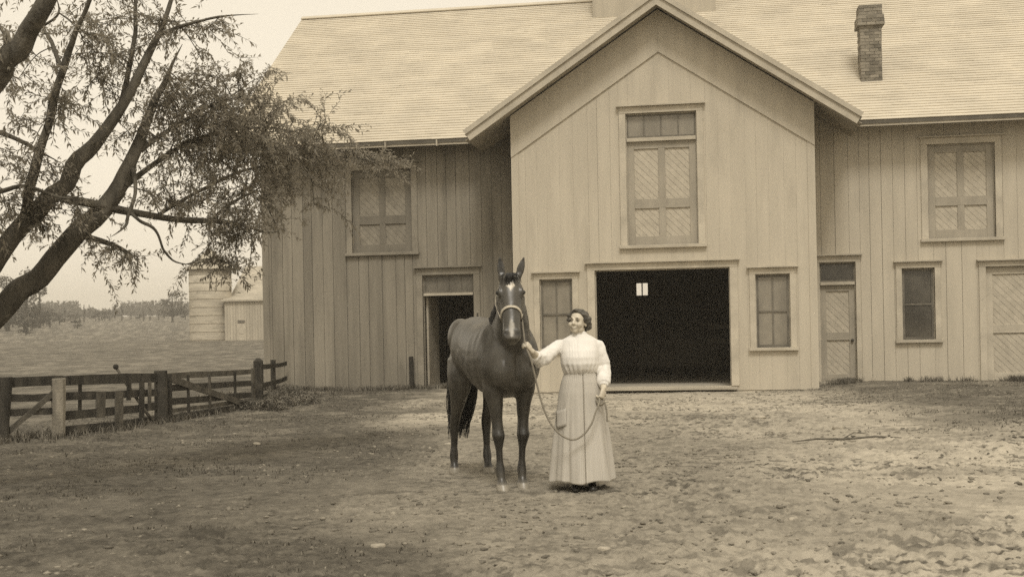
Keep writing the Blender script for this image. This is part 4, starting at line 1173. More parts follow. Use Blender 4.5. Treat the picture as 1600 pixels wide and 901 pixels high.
# trunk: centre x, centre z, half width, half height, squareness
TR = [(-.93,1.20,.07,.10),(-.91,1.21,.13,.17),(-.84,1.235,.195,.25),(-.72,1.265,.245,.305),(-.56,1.275,.275,.32),(-.38,1.262,.275,.31),(-.20,1.235,.282,.305),(.0,1.20,.298,.328),
      (.18,1.185,.31,.348),(.34,1.19,.30,.368),(.48,1.205,.285,.372),(.60,1.20,.27,.335),(.70,1.17,.235,.27),(.77,1.15,.165,.20),(.805,1.14,.09,.11)]
def rib(x, z, w, h):
    return ((x,0,z), Y_, Z_, w, h, .88)
hb.loft([rib(*t) for t in TR], 32)
hb.ball((-.70,.135,1.38), (.23,.135,.20)); hb.ball((-.70,-.135,1.38), (.23,.135,.20))      # croup either side of the spine
hb.ball((.40,0,1.50), (.24,.075,.105))                                                     # withers
for s in (-1,1):
    hb.ball((.55,s*.165,1.17), (.17,.105,.25)); hb.ball((.70,s*.105,1.08), (.13,.105,.16))   # shoulder and breast
    hb.ball((-.64,s*.165,1.05), (.23,.115,.30)); hb.ball((-.80,s*.13,1.12), (.13,.10,.25))     # thigh
PIV = Vector((.60,0,0)); HY = R(-15)
def yaw(p, k=1.0):
    p = Vector(p); q = p-PIV; a = HY*k; c, s = math.cos(a), math.sin(a)
    return Vector((PIV.x+q.x*c-q.y*s, q.x*s+q.y*c, p.z))
def yawv(v, k=1.0):
    a = HY*k; c, s = math.cos(a), math.sin(a); v = Vector(v); return Vector((v.x*c-v.y*s, v.x*s+v.y*c, v.z))
# neck
NK = [((.46,0,1.27),.225,.34,.0,(.45,0,.89)),((.58,0,1.43),.188,.285,.15,(.50,0,.86)),((.68,0,1.57),.152,.235,.4,(.48,0,.88)),((.750,0,1.675),.126,.192,.65,(.42,0,.91)),
      ((.795,0,1.77),.096,.155,.85,(.35,0,.94)),((.822,0,1.845),.088,.13,1.0,(.28,0,.96)),((.835,0,1.895),.068,.095,1.0,(.2,0,.98))]
st = []
for c, w, h, k, ax in NK:
    ax = Vector(ax).normalized(); perp = Vector((ax.z,0,-ax.x))
    st.append((yaw(c,k), yawv(Y_,k), yawv(perp,k), w, h))
hb.loft(st, 24)
# head
HD = Vector((.37,0,-.93)).normalized(); HN = Vector((HD.z*-1,0,HD.x)).normalized(); HP = Vector((.905,0,1.935)); HL = .60
HS = [(0.0,.080,.085),(.07,.098,.112),(.15,.112,.132),(.24,.121,.150),(.33,.116,.158),(.42,.104,.148),(.52,.092,.122),(.62,.082,.098),(.72,.077,.086),(.82,.078,.080),(.90,.083,.076),(.96,.075,.064),(1.0,.052,.042)]
def hpt(t, a, grow=0.0):
    """point on the head surface: t along the face, a = angle (0 left side, 90 front)"""
    tt = [h[0] for h in HS]
    w = np.interp(t, tt, [h[1] for h in HS])+grow; d = np.interp(t, tt, [h[2] for h in HS])
    c = HP+HD*(t*HL)-HN*d; d += grow
    cs, sn = math.cos(a), math.sin(a); cs = math.copysign(abs(cs)**.86,cs); sn = math.copysign(abs(sn)**.86,sn)
    return yaw(c+Y_*(w*cs)+HN*(d*sn))
st = []
for t, w, d in HS:
    st.append((yaw(HP+HD*(t*HL)-HN*d), yawv(Y_), yawv(HN), w, d, .86))
hb.loft(st, 28)
def hp(t, y, n): return yaw(HP+HD*(t*HL)+Y_*y+HN*n)
Rh = Matrix((yawv(HD),yawv(Y_),yawv(HN))).transposed()
for s in (-1,1):
    hb.ball(hp(.36,s*.062,-.175), (.13,.045,.11), rot=Rh)       # jowl
    hb.ball(hp(.225,s*.098,-.040), (.050,.022,.026), rot=Rh)    # brow over the eye
    hb.ball(hp(.885,s*.056,-.030), (.050,.028,.030), rot=Rh)    # nostril rim
    hb.ball(hp(.45,s*.070,-.045), (.14,.012,.014), rot=Rh)      # facial crest
hb.ball(hp(1.0,0,-.075), (.035,.042,.035), rot=Rh)              # chin and lower lip
ears = []
for s, spl, fwd in ((-1,.10,.0),(1,.30,.05)):
    b = hp(-.01, s*.072, -.055); up = (Z_+yawv(Y_)*(s*spl)-yawv(X_)*.05).normalized(); lat = yawv(Y_); fr = yawv(X_)
    sd = (lat-up*lat.dot(up)).normalized(); nn = up.cross(sd).normalized()
    wd = .040 if s < 0 else .036
    ears.append((b, up, sd, nn, wd, s))
    hb.loft([(b-up*.03, sd, nn, wd*.75,.024),(b+up*.03, sd, nn, wd*.9,.023),(b+up*.080, sd, nn, wd,.020),(b+up*.13, sd, nn, wd*.78,.017),(b+up*.170, sd, nn, wd*.42,.014),(b+up*.195, sd, nn, .008,.009)], 14)
# legs
def leg(st, s, dy=0, dx=0, foot=0):
    n = len(st); q = []
    for i, (x,y,z,a,b) in enumerate(st):
        t = max(0, min(1, (1.0-z)/1.0)); m_ = 1+.04*float(sstep(.95,.70,np.array(z))); a *= m_; b *= m_
        q.append(((x+dx*t, s*(y+dy*t), z), X_, Y_, b, a))
    hb.loft(q[::-1], 18)
FR = [(.50,.15,1.16,.10,.15),(.505,.155,1.02,.092,.130),(.515,.152,.90,.086,.118),(.525,.142,.77,.064,.085),(.53,.138,.64,.049,.060),(.535,.136,.56,.050,.056),(.548,.135,.50,.056,.064),(.54,.135,.44,.044,.049),(.53,.134,.37,.030,.039),
      (.528,.133,.27,.029,.038),(.528,.133,.20,.040,.046),(.53,.133,.165,.043,.050),(.545,.133,.12,.036,.040),(.565,.133,.085,.040,.045),(.575,.133,.062,.052,.058),(.592,.133,.0,.062,.072)]
HI = [(-.66,.15,1.18,.13,.24),(-.66,.165,1.02,.12,.215),(-.64,.170,.90,.105,.175),(-.67,.165,.78,.080,.125),(-.735,.158,.68,.062,.092),(-.80,.152,.60,.052,.078),(-.835,.150,.54,.050,.075),(-.845,.150,.48,.046,.062),(-.835,.149,.40,.038,.050),
      (-.825,.148,.28,.032,.042),(-.82,.148,.20,.042,.050),(-.815,.148,.165,.044,.050),(-.795,.148,.12,.036,.040),(-.775,.148,.085,.040,.045),(-.765,.148,.062,.050,.056),(-.748,.148,.0,.060,.070)]
leg(FR,-1,-.025,.05); leg(FR,1,-.030,-.02)
leg(HI,-1,.035,-.14); leg(HI,1,.0,-.02)
for s in (-1,1):
    hb.ball((-.875+(-.04 if s < 0 else 0), s*.152, .555), (.028,.026,.045))     # point of hock
body = remeshed(hb, .0125, 5, .5)
co_ = coords(body).astype(np.float64); nm = normals(body)
# skin and muscle unevenness
def n3(c, f, s): return vnoise3(c[:,0]*f+50, c[:,1]*f+50, c[:,2]*f+50, s)-.5
co_ += nm*((n3(co_,5,3)*.005+n3(co_,14,4)*.004)*sstep(.5,.8,co_[:,2]))[:,None]
# a hollow of flank, the groove between shoulder and rib, ribs barely showing
for s in (-1,1):
    for c, r, dep in (((-.36,s*.27,1.30),(.12,.12,.16),.012),((.27,s*.30,1.22),(.06,.12,.26),.008),((-.50,s*.28,1.42),(.09,.1,.10),.005),((.62,s*.17,1.42),(.07,.12,.16),.018)):
        q = (co_-np.array(c))/np.array(r); co_ -= nm*(dep*np.exp(-(q**2).sum(1)))[:,None]
q = co_/1.0; cle = np.exp(-(q[:,1]/.022)**2)*sstep(.60,.72,q[:,0])*sstep(.92,1.0,q[:,2])*sstep(1.32,1.22,q[:,2]); co_ -= nm*(cle*.022)[:,None]
for s in (-1,1):
    for c, r, amp in (((.535,s*.135,.50),(.05,.06,.045),.006),((.50,s*.20,.93),(.10,.06,.10),.012),((-.60,s*.24,.98),(.12,.08,.14),.012),((.62,s*.22,1.10),(.08,.07,.10),.014),((-.35,s*.25,1.02),(.10,.1,.06),-.010),((.42,s*.24,1.02),(.035,.1,.14),-.012),((-.78,s*.2,1.0),(.025,.1,.16),-.010),((.40,s*.24,1.38),(.05,.1,.14),-.010)):
        w_ = (((co_-np.array(c))/np.array(r))**2).sum(1); co_ += nm*(amp*np.exp(-w_))[:,None]
# hollow ears, eye sockets and nostrils, their shade painted dark into the coat
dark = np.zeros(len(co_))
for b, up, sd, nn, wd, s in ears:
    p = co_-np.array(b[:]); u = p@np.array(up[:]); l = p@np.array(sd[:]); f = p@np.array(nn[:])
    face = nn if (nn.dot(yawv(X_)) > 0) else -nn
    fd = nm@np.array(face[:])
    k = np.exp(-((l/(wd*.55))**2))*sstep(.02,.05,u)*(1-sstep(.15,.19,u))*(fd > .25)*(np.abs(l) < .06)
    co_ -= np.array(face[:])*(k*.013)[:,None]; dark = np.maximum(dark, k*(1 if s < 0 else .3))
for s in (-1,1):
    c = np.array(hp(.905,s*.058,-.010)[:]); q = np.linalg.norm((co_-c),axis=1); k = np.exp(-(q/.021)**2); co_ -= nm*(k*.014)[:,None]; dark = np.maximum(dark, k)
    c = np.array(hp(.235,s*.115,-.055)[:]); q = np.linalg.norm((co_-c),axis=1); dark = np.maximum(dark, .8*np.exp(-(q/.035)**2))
put(body, co_)
# coat markings; black also carries the shade painted in the hollows
def face_uv(c):
    o_ = np.array(yaw(HP)[:]); p = c-o_; return p@np.array(yawv(HD)[:])/HL, p@np.array(yawv(Y_)[:]), p@np.array(yawv(HN)[:])
ft, fyy, fn = face_uv(co_)
onface = (fn > -.07)&(ft > -.05)&(ft < 1.05)
star = onface*(1-sstep(.75,1.05, np.abs(fyy)/.040+np.abs(ft-.150)/.095+n3(co_,40,7)*.3))
snip = onface*(1-sstep(.7,1.1, (fyy/.022)**2+((ft-.83)/.15)**2+n3(co_,40,8)*.4))*.38
hoof = (1-sstep(.055,.075,co_[:,2]))*.55
cor = (1-sstep(.06,.12,np.abs(co_[:,2]-.085)))*(co_[:,0] > 0)*.25
pale = np.maximum.reduce([star, snip, hoof*.75, cor*.5])
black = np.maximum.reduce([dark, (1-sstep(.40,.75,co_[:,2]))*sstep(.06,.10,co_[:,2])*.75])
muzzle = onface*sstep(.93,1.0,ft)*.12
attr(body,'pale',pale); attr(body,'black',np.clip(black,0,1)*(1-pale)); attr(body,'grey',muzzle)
link('body', body, M['coat'], horse)
for s in (-1,1):
    mb = MB(); mb.ball(hp(.235,s*.111,-.050), .021, 16, 12); mb.build('eye', M['eye'], horse, True)
# hair
def strands(name, roots, n, parent, width, m):
    """tapered locks along given paths: roots() returns a list of points"""
    mb = MB()
    for i in range(n):
        P = roots(i); k = len(P)
        mb.tube(P, [width*random.uniform(.7,1.3)*(1-.75*j/(k-1)) for j in range(k)], 4, cap=False)
    return mb.build(name, m, parent, True)
def tail_root(i):
    a = random.gauss(0,1); b = random.gauss(0,1); z0 = 1.42; L_ = random.uniform(.80,1.08); a = max(-1.5,min(1.5,a)); b = max(-1.5,min(1.5,b))
    x0 = -.93; out = []
    sway = -.10 + .0*i
    for j in range(9):
        t = j/8; sp = .024+.068*math.sin(min(1,t*1.15)*math.pi*.80)
        out.append(Vector((x0-.10*math.sin(t*2.2)-.02+sp*b*.6, sway*t**1.3+sp*a+.01*math.sin(i+t*6), z0-.06*(1-t)*t*4-L_*t)))
    return out
strands('tail', tail_root, 420, horse, .008, M['hair'])
def mane_root(i):
    k = random.random(); u = np.interp(k, [0,1], [1.5,5.6]); j = int(min(u,5.4)); f = min(u-j,1)
    c0, w0, h0, k0, a0 = NK[j]; c1, w1, h1, k1, a1 = NK[min(j+1,6)]
    c = Vector(c0).lerp(Vector(c1), f); h = h0+(h1-h0)*f; w = w0+(w1-w0)*f; kk = k0+(k1-k0)*f
    ax = Vector(a0).lerp(Vector(a1), f).normalized(); perp = Vector((-ax.z,0,ax.x))
    top = c+perp*(h*.97); L_ = random.uniform(.12,.24); s = -1
    out = []
    for q in range(6):
        t = q/5; out.append(yaw(top+Y_*(s*(w*1.02)*math.sin(min(1,t*1.3)*math.pi/2))+perp*(.015*(1-t)-h*.55*t*t)+Vector((random.gauss(0,.006),random.gauss(0,.006),-L_*t*.35)), kk))
    return out
strands('mane', mane_root, 420, horse, .007, M['hair'])
def fore_root(i):
    y = random.gauss(0,.020); L_ = random.uniform(.05,.11)
    return [hp(-.03+L_*t/HL*1.0, y*(1+t)+random.gauss(0,.004), .022*math.sin(math.pi*min(1,t+.25))) for t in (0,.25,.5,.75,1)]
strands('forelock', fore_root, 60, horse, .006, M['hair'])
# halter of flat webbing
def band(pts, w, th=.005, closed=False, nrm=None):
    """flat strap through pts; nrm(p) gives the outward direction"""
    mb = MB(); n = len(pts); q = []
    for i, p in enumerate(pts):
        a = pts[(i-1)%n] if (closed or i > 0) else p; b = pts[(i+1)%n] if (closed or i < n-1) else p
        d = (b-a).normalized(); o_ = nrm(p); o_ = (o_-d*o_.dot(d)).normalized(); s = d.cross(o_)
        q.append([p-s*w/2, p+s*w/2, p+s*w/2+o_*th, p-s*w/2+o_*th])
    b0 = 0
    for r in q: mb.v += [tuple(v) for v in r]
    for i in range(n if closed else n-1):
        j = (i+1)%n
        for k in range(4): mb.f.append((i*4+k,i*4+(k+1)%4,j*4+(k+1)%4,j*4+k))
    if not closed: mb.f += [(0,3,2,1),tuple((n-1)*4+k for k in range(4))]
    return mb
def hc(t): return yaw(HP+HD*(t*HL)-HN*np.interp(t,[h[0] for h in HS],[h[2] for h in HS]))
halter = empty('halter', (0,0,0)); halter.parent = horse; halter['label'] = 'pale webbing halter with its noseband across the face'
nb = []
for i in range(40):
    a = 2*math.pi*i/40; sn = math.sin(a)
    nb.append(hpt(.60-.105*max(0,sn)+.02*max(0,-sn), a, .004))
band(nb, .024, .006, True, lambda p: p-hc(.55)).build('noseband', M['webbing'], halter)
for s in (0,1):
    side = lambda a: a if s == 0 else math.pi-a
    ck = [hpt(.605,side(R(-8)),.006),hpt(.50,side(R(-14)),.008),hpt(.42,side(R(-14)),.014),hpt(.32,side(R(-16)),.014),hpt(.22,side(R(-18)),.012),hpt(.12,side(R(-22)),.010),hpt(.04,side(R(-24)),.014)]
    band(ck, .020, .005, False, lambda p: p-hc(.35)).build('cheek_strap', M['webbing'], halter)
    mb = MB(); c = hpt(.605,side(R(-8)),.012); mb.tube([c+Vector((0,0,.022*math.cos(t)))+yawv(X_)*(.022*math.sin(t)) for t in [2*math.pi*k/12 for k in range(13)]], .004, 6); mb.build('ring', M['iron'], halter, True)
cr = [hpt(.04,R(-24),.014)]+[hpt(.005,R(a),.014) for a in (-10,)]
pl = [yaw(HP+Vector((-.03,0,0))+Y_*(.098*math.cos(t))+Vector((-.055,0,-.06+.075*math.sin(t)))) for t in [math.pi*k/10 for k in range(11)]]
band(pl, .02, .005, False, lambda p: p-yaw(HP+Vector((-.07,0,-.1)))).build('crown_strap', M['webbing'], halter)

# ------------------------------------------------------------------ woman
M['skin']  = mat('skin', .48,.56, (9,9,9), 3, .55, .1, (80,80,80), spec=.35, fine=.05, attr_mix=[('lip',.13),('socket_shade',.10)])
M['blouse']= mat('white blouse', .68,.78, (6,6,3), 4, .85, .12, (40,40,12), spec=.2, fine=.03, warm=.35)
M['skirt'] = mat('pale striped skirt', .42,.49, (3,3,1), 4, .9, .25, (14,14,2), spec=.15, fine=.05, warm=.6)
M['whair'] = mat('dark wavy hair', .035,.10, (18,18,30), 5, .5, .8, (40,40,70), spec=.4, bdist=.01)
M['brow']  = mat('brow hair', .09,.12, (40,40,40), 2, .8)
M['shoe']  = mat('black shoe leather', .012,.02, (9,9,9), 2, .4)
M['ink']   = mat('iris', .02,.03, (9,9,9), 1, .2)
M['white_eye'] = mat('eye white', .24,.28, (9,9,9), 1, .3)
# fine pin stripes woven into the skirt
nt = M['skirt'].node_tree; N = nt.nodes; L = nt.links; bs = N['Principled BSDF']
at_ = N.new('ShaderNodeAttribute'); at_.attribute_name = 'stripe'
mx = N.new('ShaderNodeMix'); mx.data_type = 'RGBA'; mx.inputs['B'].default_value = S(.30)
L.new(at_.outputs['Fac'], mx.inputs['Factor']); L.new(bs.inputs['Base Color'].links[0].from_socket, mx.inputs['A']); L.new(mx.outputs['Result'], bs.inputs['Base Color'])
wx, wd_ = .608, 11.2
wl = from_cam(wx, wd_)
woman = empty('person', (*wl, gz(*wl)-.008), PSI, label='smiling woman in a white blouse and long pale skirt holding the lead rope', cat='person')
wb = MB()
# trunk and legs under the clothes
wb.loft([((0,0,.80),X_,Y_,.13,.09),((0,0,.92),X_,Y_,.165,.11),((0,0,1.05),X_,Y_,.125,.09),((0,-.01,1.2),X_,Y_,.15,.11),((0,0,1.33),X_,Y_,.165,.085),((0,0,1.385),X_,Y_,.10,.06),((0,.004,1.41),X_,Y_,.054,.05),((0,-.004,1.47),X_,Y_,.049,.050)], 20)
for s in (-1,1):
    wb.loft([((s*.085,0,.03),X_,Y_,.035,.04),((s*.085,.005,.10),X_,Y_,.034,.04),((s*.085,.01,.30),X_,Y_,.05,.052),((s*.085,0,.46),X_,Y_,.052,.055),((s*.09,0,.65),X_,Y_,.075,.08),((s*.085,0,.86),X_,Y_,.085,.09)], 14)
SHR, ELR, WRR = Vector((-.165,0,1.315)), Vector((-.372,-.12,1.185)), Vector((-.440,-.31,1.270))
SHL, ELL, WRL = Vector((.155,0,1.315)), Vector((.216,.005,1.100)), Vector((.200,-.155,.915))
def limb(mb, P, rr, n=14):
    st = []
    for i, p in enumerate(P):
        d = (P[min(i+1,len(P)-1)]-P[max(i-1,0)]).normalized(); a = d.cross(Y_ if abs(d.y) < .9 else X_).normalized()
        st.append((p, a, d.cross(a), rr[i], rr[i]*.92))
    mb.loft(st, n)
for s, e, w in ((SHR,ELR,WRR),(SHL,ELL,WRL)):
    limb(wb, [s, s.lerp(e,.5), e, e.lerp(w,.35), e.lerp(w,.8), w], [.052,.047,.040,.041,.030,.026])
# head: turned towards the horse and tipped a little up
HC = Vector((-.010,-.018,1.514))
HR = Matrix.Rotation(R(-27),3,'Z') @ Matrix.Rotation(R(-6),3,'X') @ Matrix.Rotation(R(3),3,'Y')
def hw(x,y,z): return HC+HR@Vector((x,y,z))
wb.ball(hw(0,.012,.028), (.072,.090,.084), 20, 16, HR)
wb.ball(hw(0,-.022,-.026), (.062,.066,.074), 20, 16, HR)
wb.ball(hw(0,-.062,-.084), (.026,.022,.018), rot=HR)
for s in (-1,1):
    wb.ball(hw(s*.038,-.062,-.026), (.028,.025,.025), rot=HR); wb.ball(hw(s*.040,-.020,-.068), (.022,.038,.026), rot=HR)
    wb.ball(hw(s*.074,.012,-.008), (.010,.018,.030), rot=HR)
    wb.ball(hw(s*.030,-.078,.027), (.024,.012,.010), rot=HR)
limb(wb, [hw(0,-.080,.020),hw(0,-.090,.000),hw(0,-.101,-.020),hw(0,-.083,-.029)], [.009,.011,.014,.009], 10)
wb.ball(hw(-.011,-.088,-.024), (.010,.011,.008), rot=HR); wb.ball(hw(.011,-.088,-.024), (.010,.011,.008), rot=HR)
wb.ball(hw(0,-.083,-.056), (.023,.012,.006), rot=HR); wb.ball(hw(0,-.081,-.067), (.019,.012,.007), rot=HR)
# palms (the fingers are rooted in them below)
def hand_frame(W, fwd, pn):
    f = Vector(fwd).normalized(); p = Vector(pn); p = (p-f*p.dot(f)).normalized(); return W, f, p, f.cross(p)
RH = hand_frame(WRR, (-.45,-.42,.72), (-.85,.35,-.2))      # gripping the shank under the halter
LH = hand_frame(WRL, (-.25,-.30,-.93), (-.55,.50,.1))
for (W, f, p, sdd) in (RH, LH):
    wb.loft([(W-f*.02, sdd, p, .024,.021),(W+f*.015, sdd, p, .029,.017),(W+f*.05, sdd, p, .036,.017),(W+f*.080, sdd, p, .035,.014),(W+f*.090, sdd, p, .030,.010)], 16)
wbody = remeshed(wb, .0058, 3, .4)
# fingers, each its own bent chain rooted in the palm
bmf = MB()
def fingers(fr, curl, thumb_side):
    W, f, p, sdd = fr
    for i, (o, ln) in enumerate(((-.026,.066),(-.009,.074),(.009,.070),(.025,.055))):
        o *= thumb_side
        P = [W+f*.070+sdd*o]; d = f.copy(); segs = (.45,.32,.23); a = 0
        for k, sg in enumerate(segs):
            a += curl[k]; dd = f*math.cos(a)+p*math.sin(a); m0 = P[-1]
            P += [m0+dd*ln*sg*.5, m0+dd*ln*sg]
        bmf.tube(P, [.0095,.0095,.0092,.0088,.0085,.008,.0062], 10)
    b = W+f*.028+sdd*(-.030*thumb_side); t1 = (f*.6-sdd*.75*thumb_side+p*.45).normalized(); t2 = (f*.75+p*.65+sdd*.10*thumb_side).normalized()
    bmf.tube([b-t1*.012, b+t1*.016, b+t1*.030, b+t1*.030+t2*.016, b+t1*.030+t2*.030], [.012,.0118,.0105,.010,.007], 10)
fingers(RH, (.95,1.05,.7), 1); fingers(LH, (.9,1.0,.8), -1)
fm = bmf.mesh('f'); bmj = bmesh.new(); bmj.from_mesh(wbody); bmj.from_mesh(fm); bmj.to_mesh(wbody); bmj.free(); bpy.data.meshes.remove(fm)
cw_ = coords(wbody).astype(float)
def near(p, r): 
    q = cw_-np.array(p[:]); return np.exp(-((q/np.array(r))**2).sum(1))
lp = np.maximum.reduce([near(hw(x,-.092+abs(x)*.35,-.061+abs(x)*.22),(.009,.02,.0055)) for x in (-.026,-.018,-.009,0,.009,.018,.026)])
so_ = np.maximum(near(hw(-.031,-.088,.010),(.019,.02,.013)), near(hw(.031,-.088,.010),(.019,.02,.013)))  # soft shadow of the eye sockets, painted into the skin colour
attr(wbody,'lip',np.clip(lp*1.2,0,1)*.5); attr(wbody,'socket_shade',np.clip(so_,0,1)*.32)
link('body', wbody, M['skin'], woman, True)
for s in (-1,1):
    mb = MB(); mb.ball(hw(s*.031,-.0765,.010), (.0125,.0110,.0065), 14, 10, HR); ey = mb.build('eye', M['white_eye'], woman, True)
    mb = MB(); mb.ball(hw(s*.031-.002,-.0865,.0100), (.0062,.0022,.0056), 12, 8, HR); mb.build('iris', M['ink'], ey, True)
    mb = MB(); mb.tube([hw(s*.014,-.0925,.029),hw(s*.030,-.0935,.034),hw(s*.048,-.079,.029)], [.0022,.0030,.0014], 6); mb.build('eyebrow', M['brow'], woman, True)
# hair: a full soft roll round the face, gathered low behind
hm = MB()
hm.ball(hw(0,.040,.045), (.086,.088,.078), 20, 14, HR)
for i in range(15):                                           # the roll from ear to ear over the brow
    a = math.pi*(i/14); x = .079*math.cos(a); z = .020+.078*math.sin(a); y = -.040+.030*abs(math.cos(a))+random.uniform(-.006,.006)
    hm.ball(hw(x,y,z), (.025+random.uniform(-.003,.004),.030,.023), rot=HR)
for s in (-1,1):
    hm.ball(hw(s*.083,.030,.012), (.022,.042,.038), rot=HR); hm.ball(hw(s*.080,.055,-.025), (.020,.036,.030), rot=HR)
hm.ball(hw(.012,.100,-.030), (.060,.040,.050), rot=HR); hm.ball(hw(.062,.075,-.022), (.042,.042,.046), rot=HR); hm.ball(hw(.070,.050,.030), (.034,.045,.045), rot=HR)
hmesh = remeshed(hm, .0055, 2, .5)
ch_ = coords(hmesh).astype(float); nh = normals(hmesh)
wv = np.sin(ch_[:,2]*150+6*vnoise3(ch_[:,0]*18+50,ch_[:,1]*18+50,ch_[:,2]*18+50,9))*.0028+n3(ch_,45,12)*.006
put(hmesh, ch_+nh*wv[:,None]); link('hair', hmesh, M['whair'], woman, True)
wisp = MB()
for i in range(26):
    a = random.uniform(0,math.pi); c = hw(.088*math.cos(a),-.02+random.uniform(-.03,.08),.03+.088*math.sin(a)); d = Vector((random.gauss(0,1),random.gauss(0,1),random.gauss(0,1))).normalized()
    wisp.tube([c-d*.012, c+Vector((random.gauss(0,.006),random.gauss(0,.006),.008)), c+d*.014], [.0008,.0007,.0003], 4, cap=False)
wisp.build('hair_wisps', M['whair'], woman)
# blouse
bl = MB()
bl.loft([((0,0,1.045),X_,Y_,.130,.100),((0,-.005,1.060),X_,Y_,.148,.122),((0,-.012,1.09),X_,Y_,.160,.145),((0,-.020,1.14),X_,Y_,.174,.160),((0,-.022,1.20),X_,Y_,.176,.158),((0,-.015,1.26),X_,Y_,.178,.142),
         ((0,-.004,1.315),X_,Y_,.178,.116),((0,.002,1.355),X_,Y_,.165,.098),((0,.004,1.385),X_,Y_,.115,.078),((0,.004,1.41),X_,Y_,.068,.062),((0,.0,1.422),X_,Y_,.060,.060),((0,-.002,1.432),X_,Y_,.058,.059)], 40)
fa = ELR.lerp(WRR,.42)
limb(bl, [Vector((-.12,0,1.315)), SHR+Vector((-.008,0,-.004)), SHR.lerp(ELR,.45)+Vector((0,0,-.004)), SHR.lerp(ELR,.82)+Vector((0,0,-.012)), ELR+Vector((0,.01,-.010)), fa], [.048,.056,.064,.070,.066,.050], 20)
fl = ELL.lerp(WRL,.86)
limb(bl, [Vector((.12,0,1.315)), SHL+Vector((.008,0,-.004)), SHL.lerp(ELL,.4)+Vector((.008,0,0)), SHL.lerp(ELL,.8)+Vector((.008,0,0)), ELL+Vector((.004,0,0)), ELL.lerp(WRL,.5), ELL.lerp(WRL,.74)], [.048,.057,.061,.062,.062,.062,.056], 20)
limb(bl, [ELL.lerp(WRL,.70), fl], [.046,.040], 20); limb(bl, [ELR.lerp(WRR,.38), ELR.lerp(WRR,.50)], [.050,.048], 20)
bm_ = remeshed(bl, .0075, 3, .5)
cb_ = coords(bm_).astype(float); nb_ = normals(bm_)
a = np.arctan2(cb_[:,1], cb_[:,0])
trunk_k = sstep(.21,.17,np.abs(cb_[:,0]))
gath = trunk_k*sstep(1.20,1.07,cb_[:,2])*np.sin(a*21+9*vnoise3(cb_[:,0]*9+9,cb_[:,1]*9+9,cb_[:,2]*3,5))*.0045*(.3+1.4*vnoise3(cb_[:,0]*14+9,cb_[:,1]*14+9,cb_[:,2]*2,6))
tuck = trunk_k*sstep(1.17,1.23,cb_[:,2])*sstep(1.38,1.30,cb_[:,2])*np.sin(cb_[:,0]*260)*.0016*(np.abs(cb_[:,0]) < .11)
plk = trunk_k*np.exp(-((cb_[:,0]+.004)/.014)**2)*(cb_[:,1] < 0)*.006
slv = sstep(.17,.21,np.abs(cb_[:,0]))*(n3(cb_*np.array([1,1,.7]),22,21)*.015+n3(cb_,45,22)*.005)
put(bm_, cb_+nb_*(gath+tuck+plk+slv+n3(cb_,18,23)*.005*trunk_k)[:,None]); link('blouse', bm_, M['blouse'], woman, True)
# skirt with soft gores, a front placket and a hem clear of the shoes
NA, NZ = 360, 70
zz = np.linspace(1.072,.092,NZ); A_ = np.linspace(0,2*np.pi,NA,endpoint=False)
AA, ZZ = np.meshgrid(A_, zz)
zk = [.09,.30,.55,.75,.88,.98,1.04,1.075]
rx = np.interp(ZZ, zk, [.286,.263,.235,.210,.192,.167,.140,.132]); ry = np.interp(ZZ, zk, [.270,.245,.212,.188,.172,.145,.115,.105])
FA = np.cumsum(.5+1.0*vnoise(np.cos(A_)*2.3+9,np.sin(A_)*2.3+9,4)); FA = FA/FA[-1]*2*np.pi; AF = np.repeat(FA[None],NZ,0)+.10*np.sin(ZZ*4)
dep_ = .35+1.3*vnoise(np.cos(AA)*2+9+ZZ*.8,np.sin(AA)*2+9,5)
fold = sstep(1.0,.2,ZZ)*dep_*(.010*np.sin(AF*9+.6)+.012*np.sin(AA*7+1.3+.8*np.sin(ZZ*3))+.007*np.sin(AA*11+.5+1.5*np.sin(AA*2+1))+.004*np.sin(AA*17+2+ZZ*2+2*np.sin(AA*3)))+ .003*np.sin(AA*52)*sstep(.95,1.06,ZZ)
xx = np.cos(AA)*(rx+fold); yy = np.sin(AA)*(ry+fold)-.008
front = (np.sin(AA) < -.3)
seam = np.exp(-((xx-.018)/.007)**2)*front; yy = yy+seam*.020
lap = sstep(.022,.030,xx)*front*(xx < .3); yy = yy-.006*lap*(1-sstep(.12,.2,xx))
hem = .010*np.sin(AA*5+.7); zz_ = ZZ+hem*sstep(.3,.09,ZZ)
# the right side kicks out a little at the back hem
V = np.stack([xx,yy,zz_],-1).reshape(-1,3)
i = np.arange(NZ-1)[:,None]*NA; j = np.arange(NA)[None,:]; j2 = (j+1)%NA
F = np.stack([i+j,i+NA+j,i+NA+j2,i+j2],-1).reshape(-1,4)
sk_ = np_mesh('skirt', V, F[:, ::-1], 4)
s_arc = AA*.24
attr(sk_,'stripe',(np.maximum(sstep(.55,.9,np.sin(AA*110))*.35, seam*.9)).ravel())
so2 = link('skirt', sk_, M['skirt'], woman, True)
md = so2.modifiers.new('thick','SOLIDIFY'); md.thickness = .006; md.offset = -1
pk = MB()
def skirt_pt(x, z, off=.004):
    r_x, r_y = np.interp(z, zk, [.298,.277,.248,.222,.203,.178,.152,.142]), np.interp(z, zk, [.270,.245,.212,.188,.172,.145,.115,.105])
    return Vector((x, -r_y*math.sqrt(max(.02,1-(x/r_x)**2))-.018-off, z))
n = 7
g = [[skirt_pt(-.225+.085*u/(n-1), .715+.035*u/(n-1)-.15*v/(n-1)) for u in range(n)] for v in range(n)]
b0 = 0
for r in g:
    for p in r: pk.v.append(tuple(p))
for v in range(n-1):
    for u in range(n-1): pk.f.append((v*n+u,(v+1)*n+u,(v+1)*n+u+1,v*n+u+1))
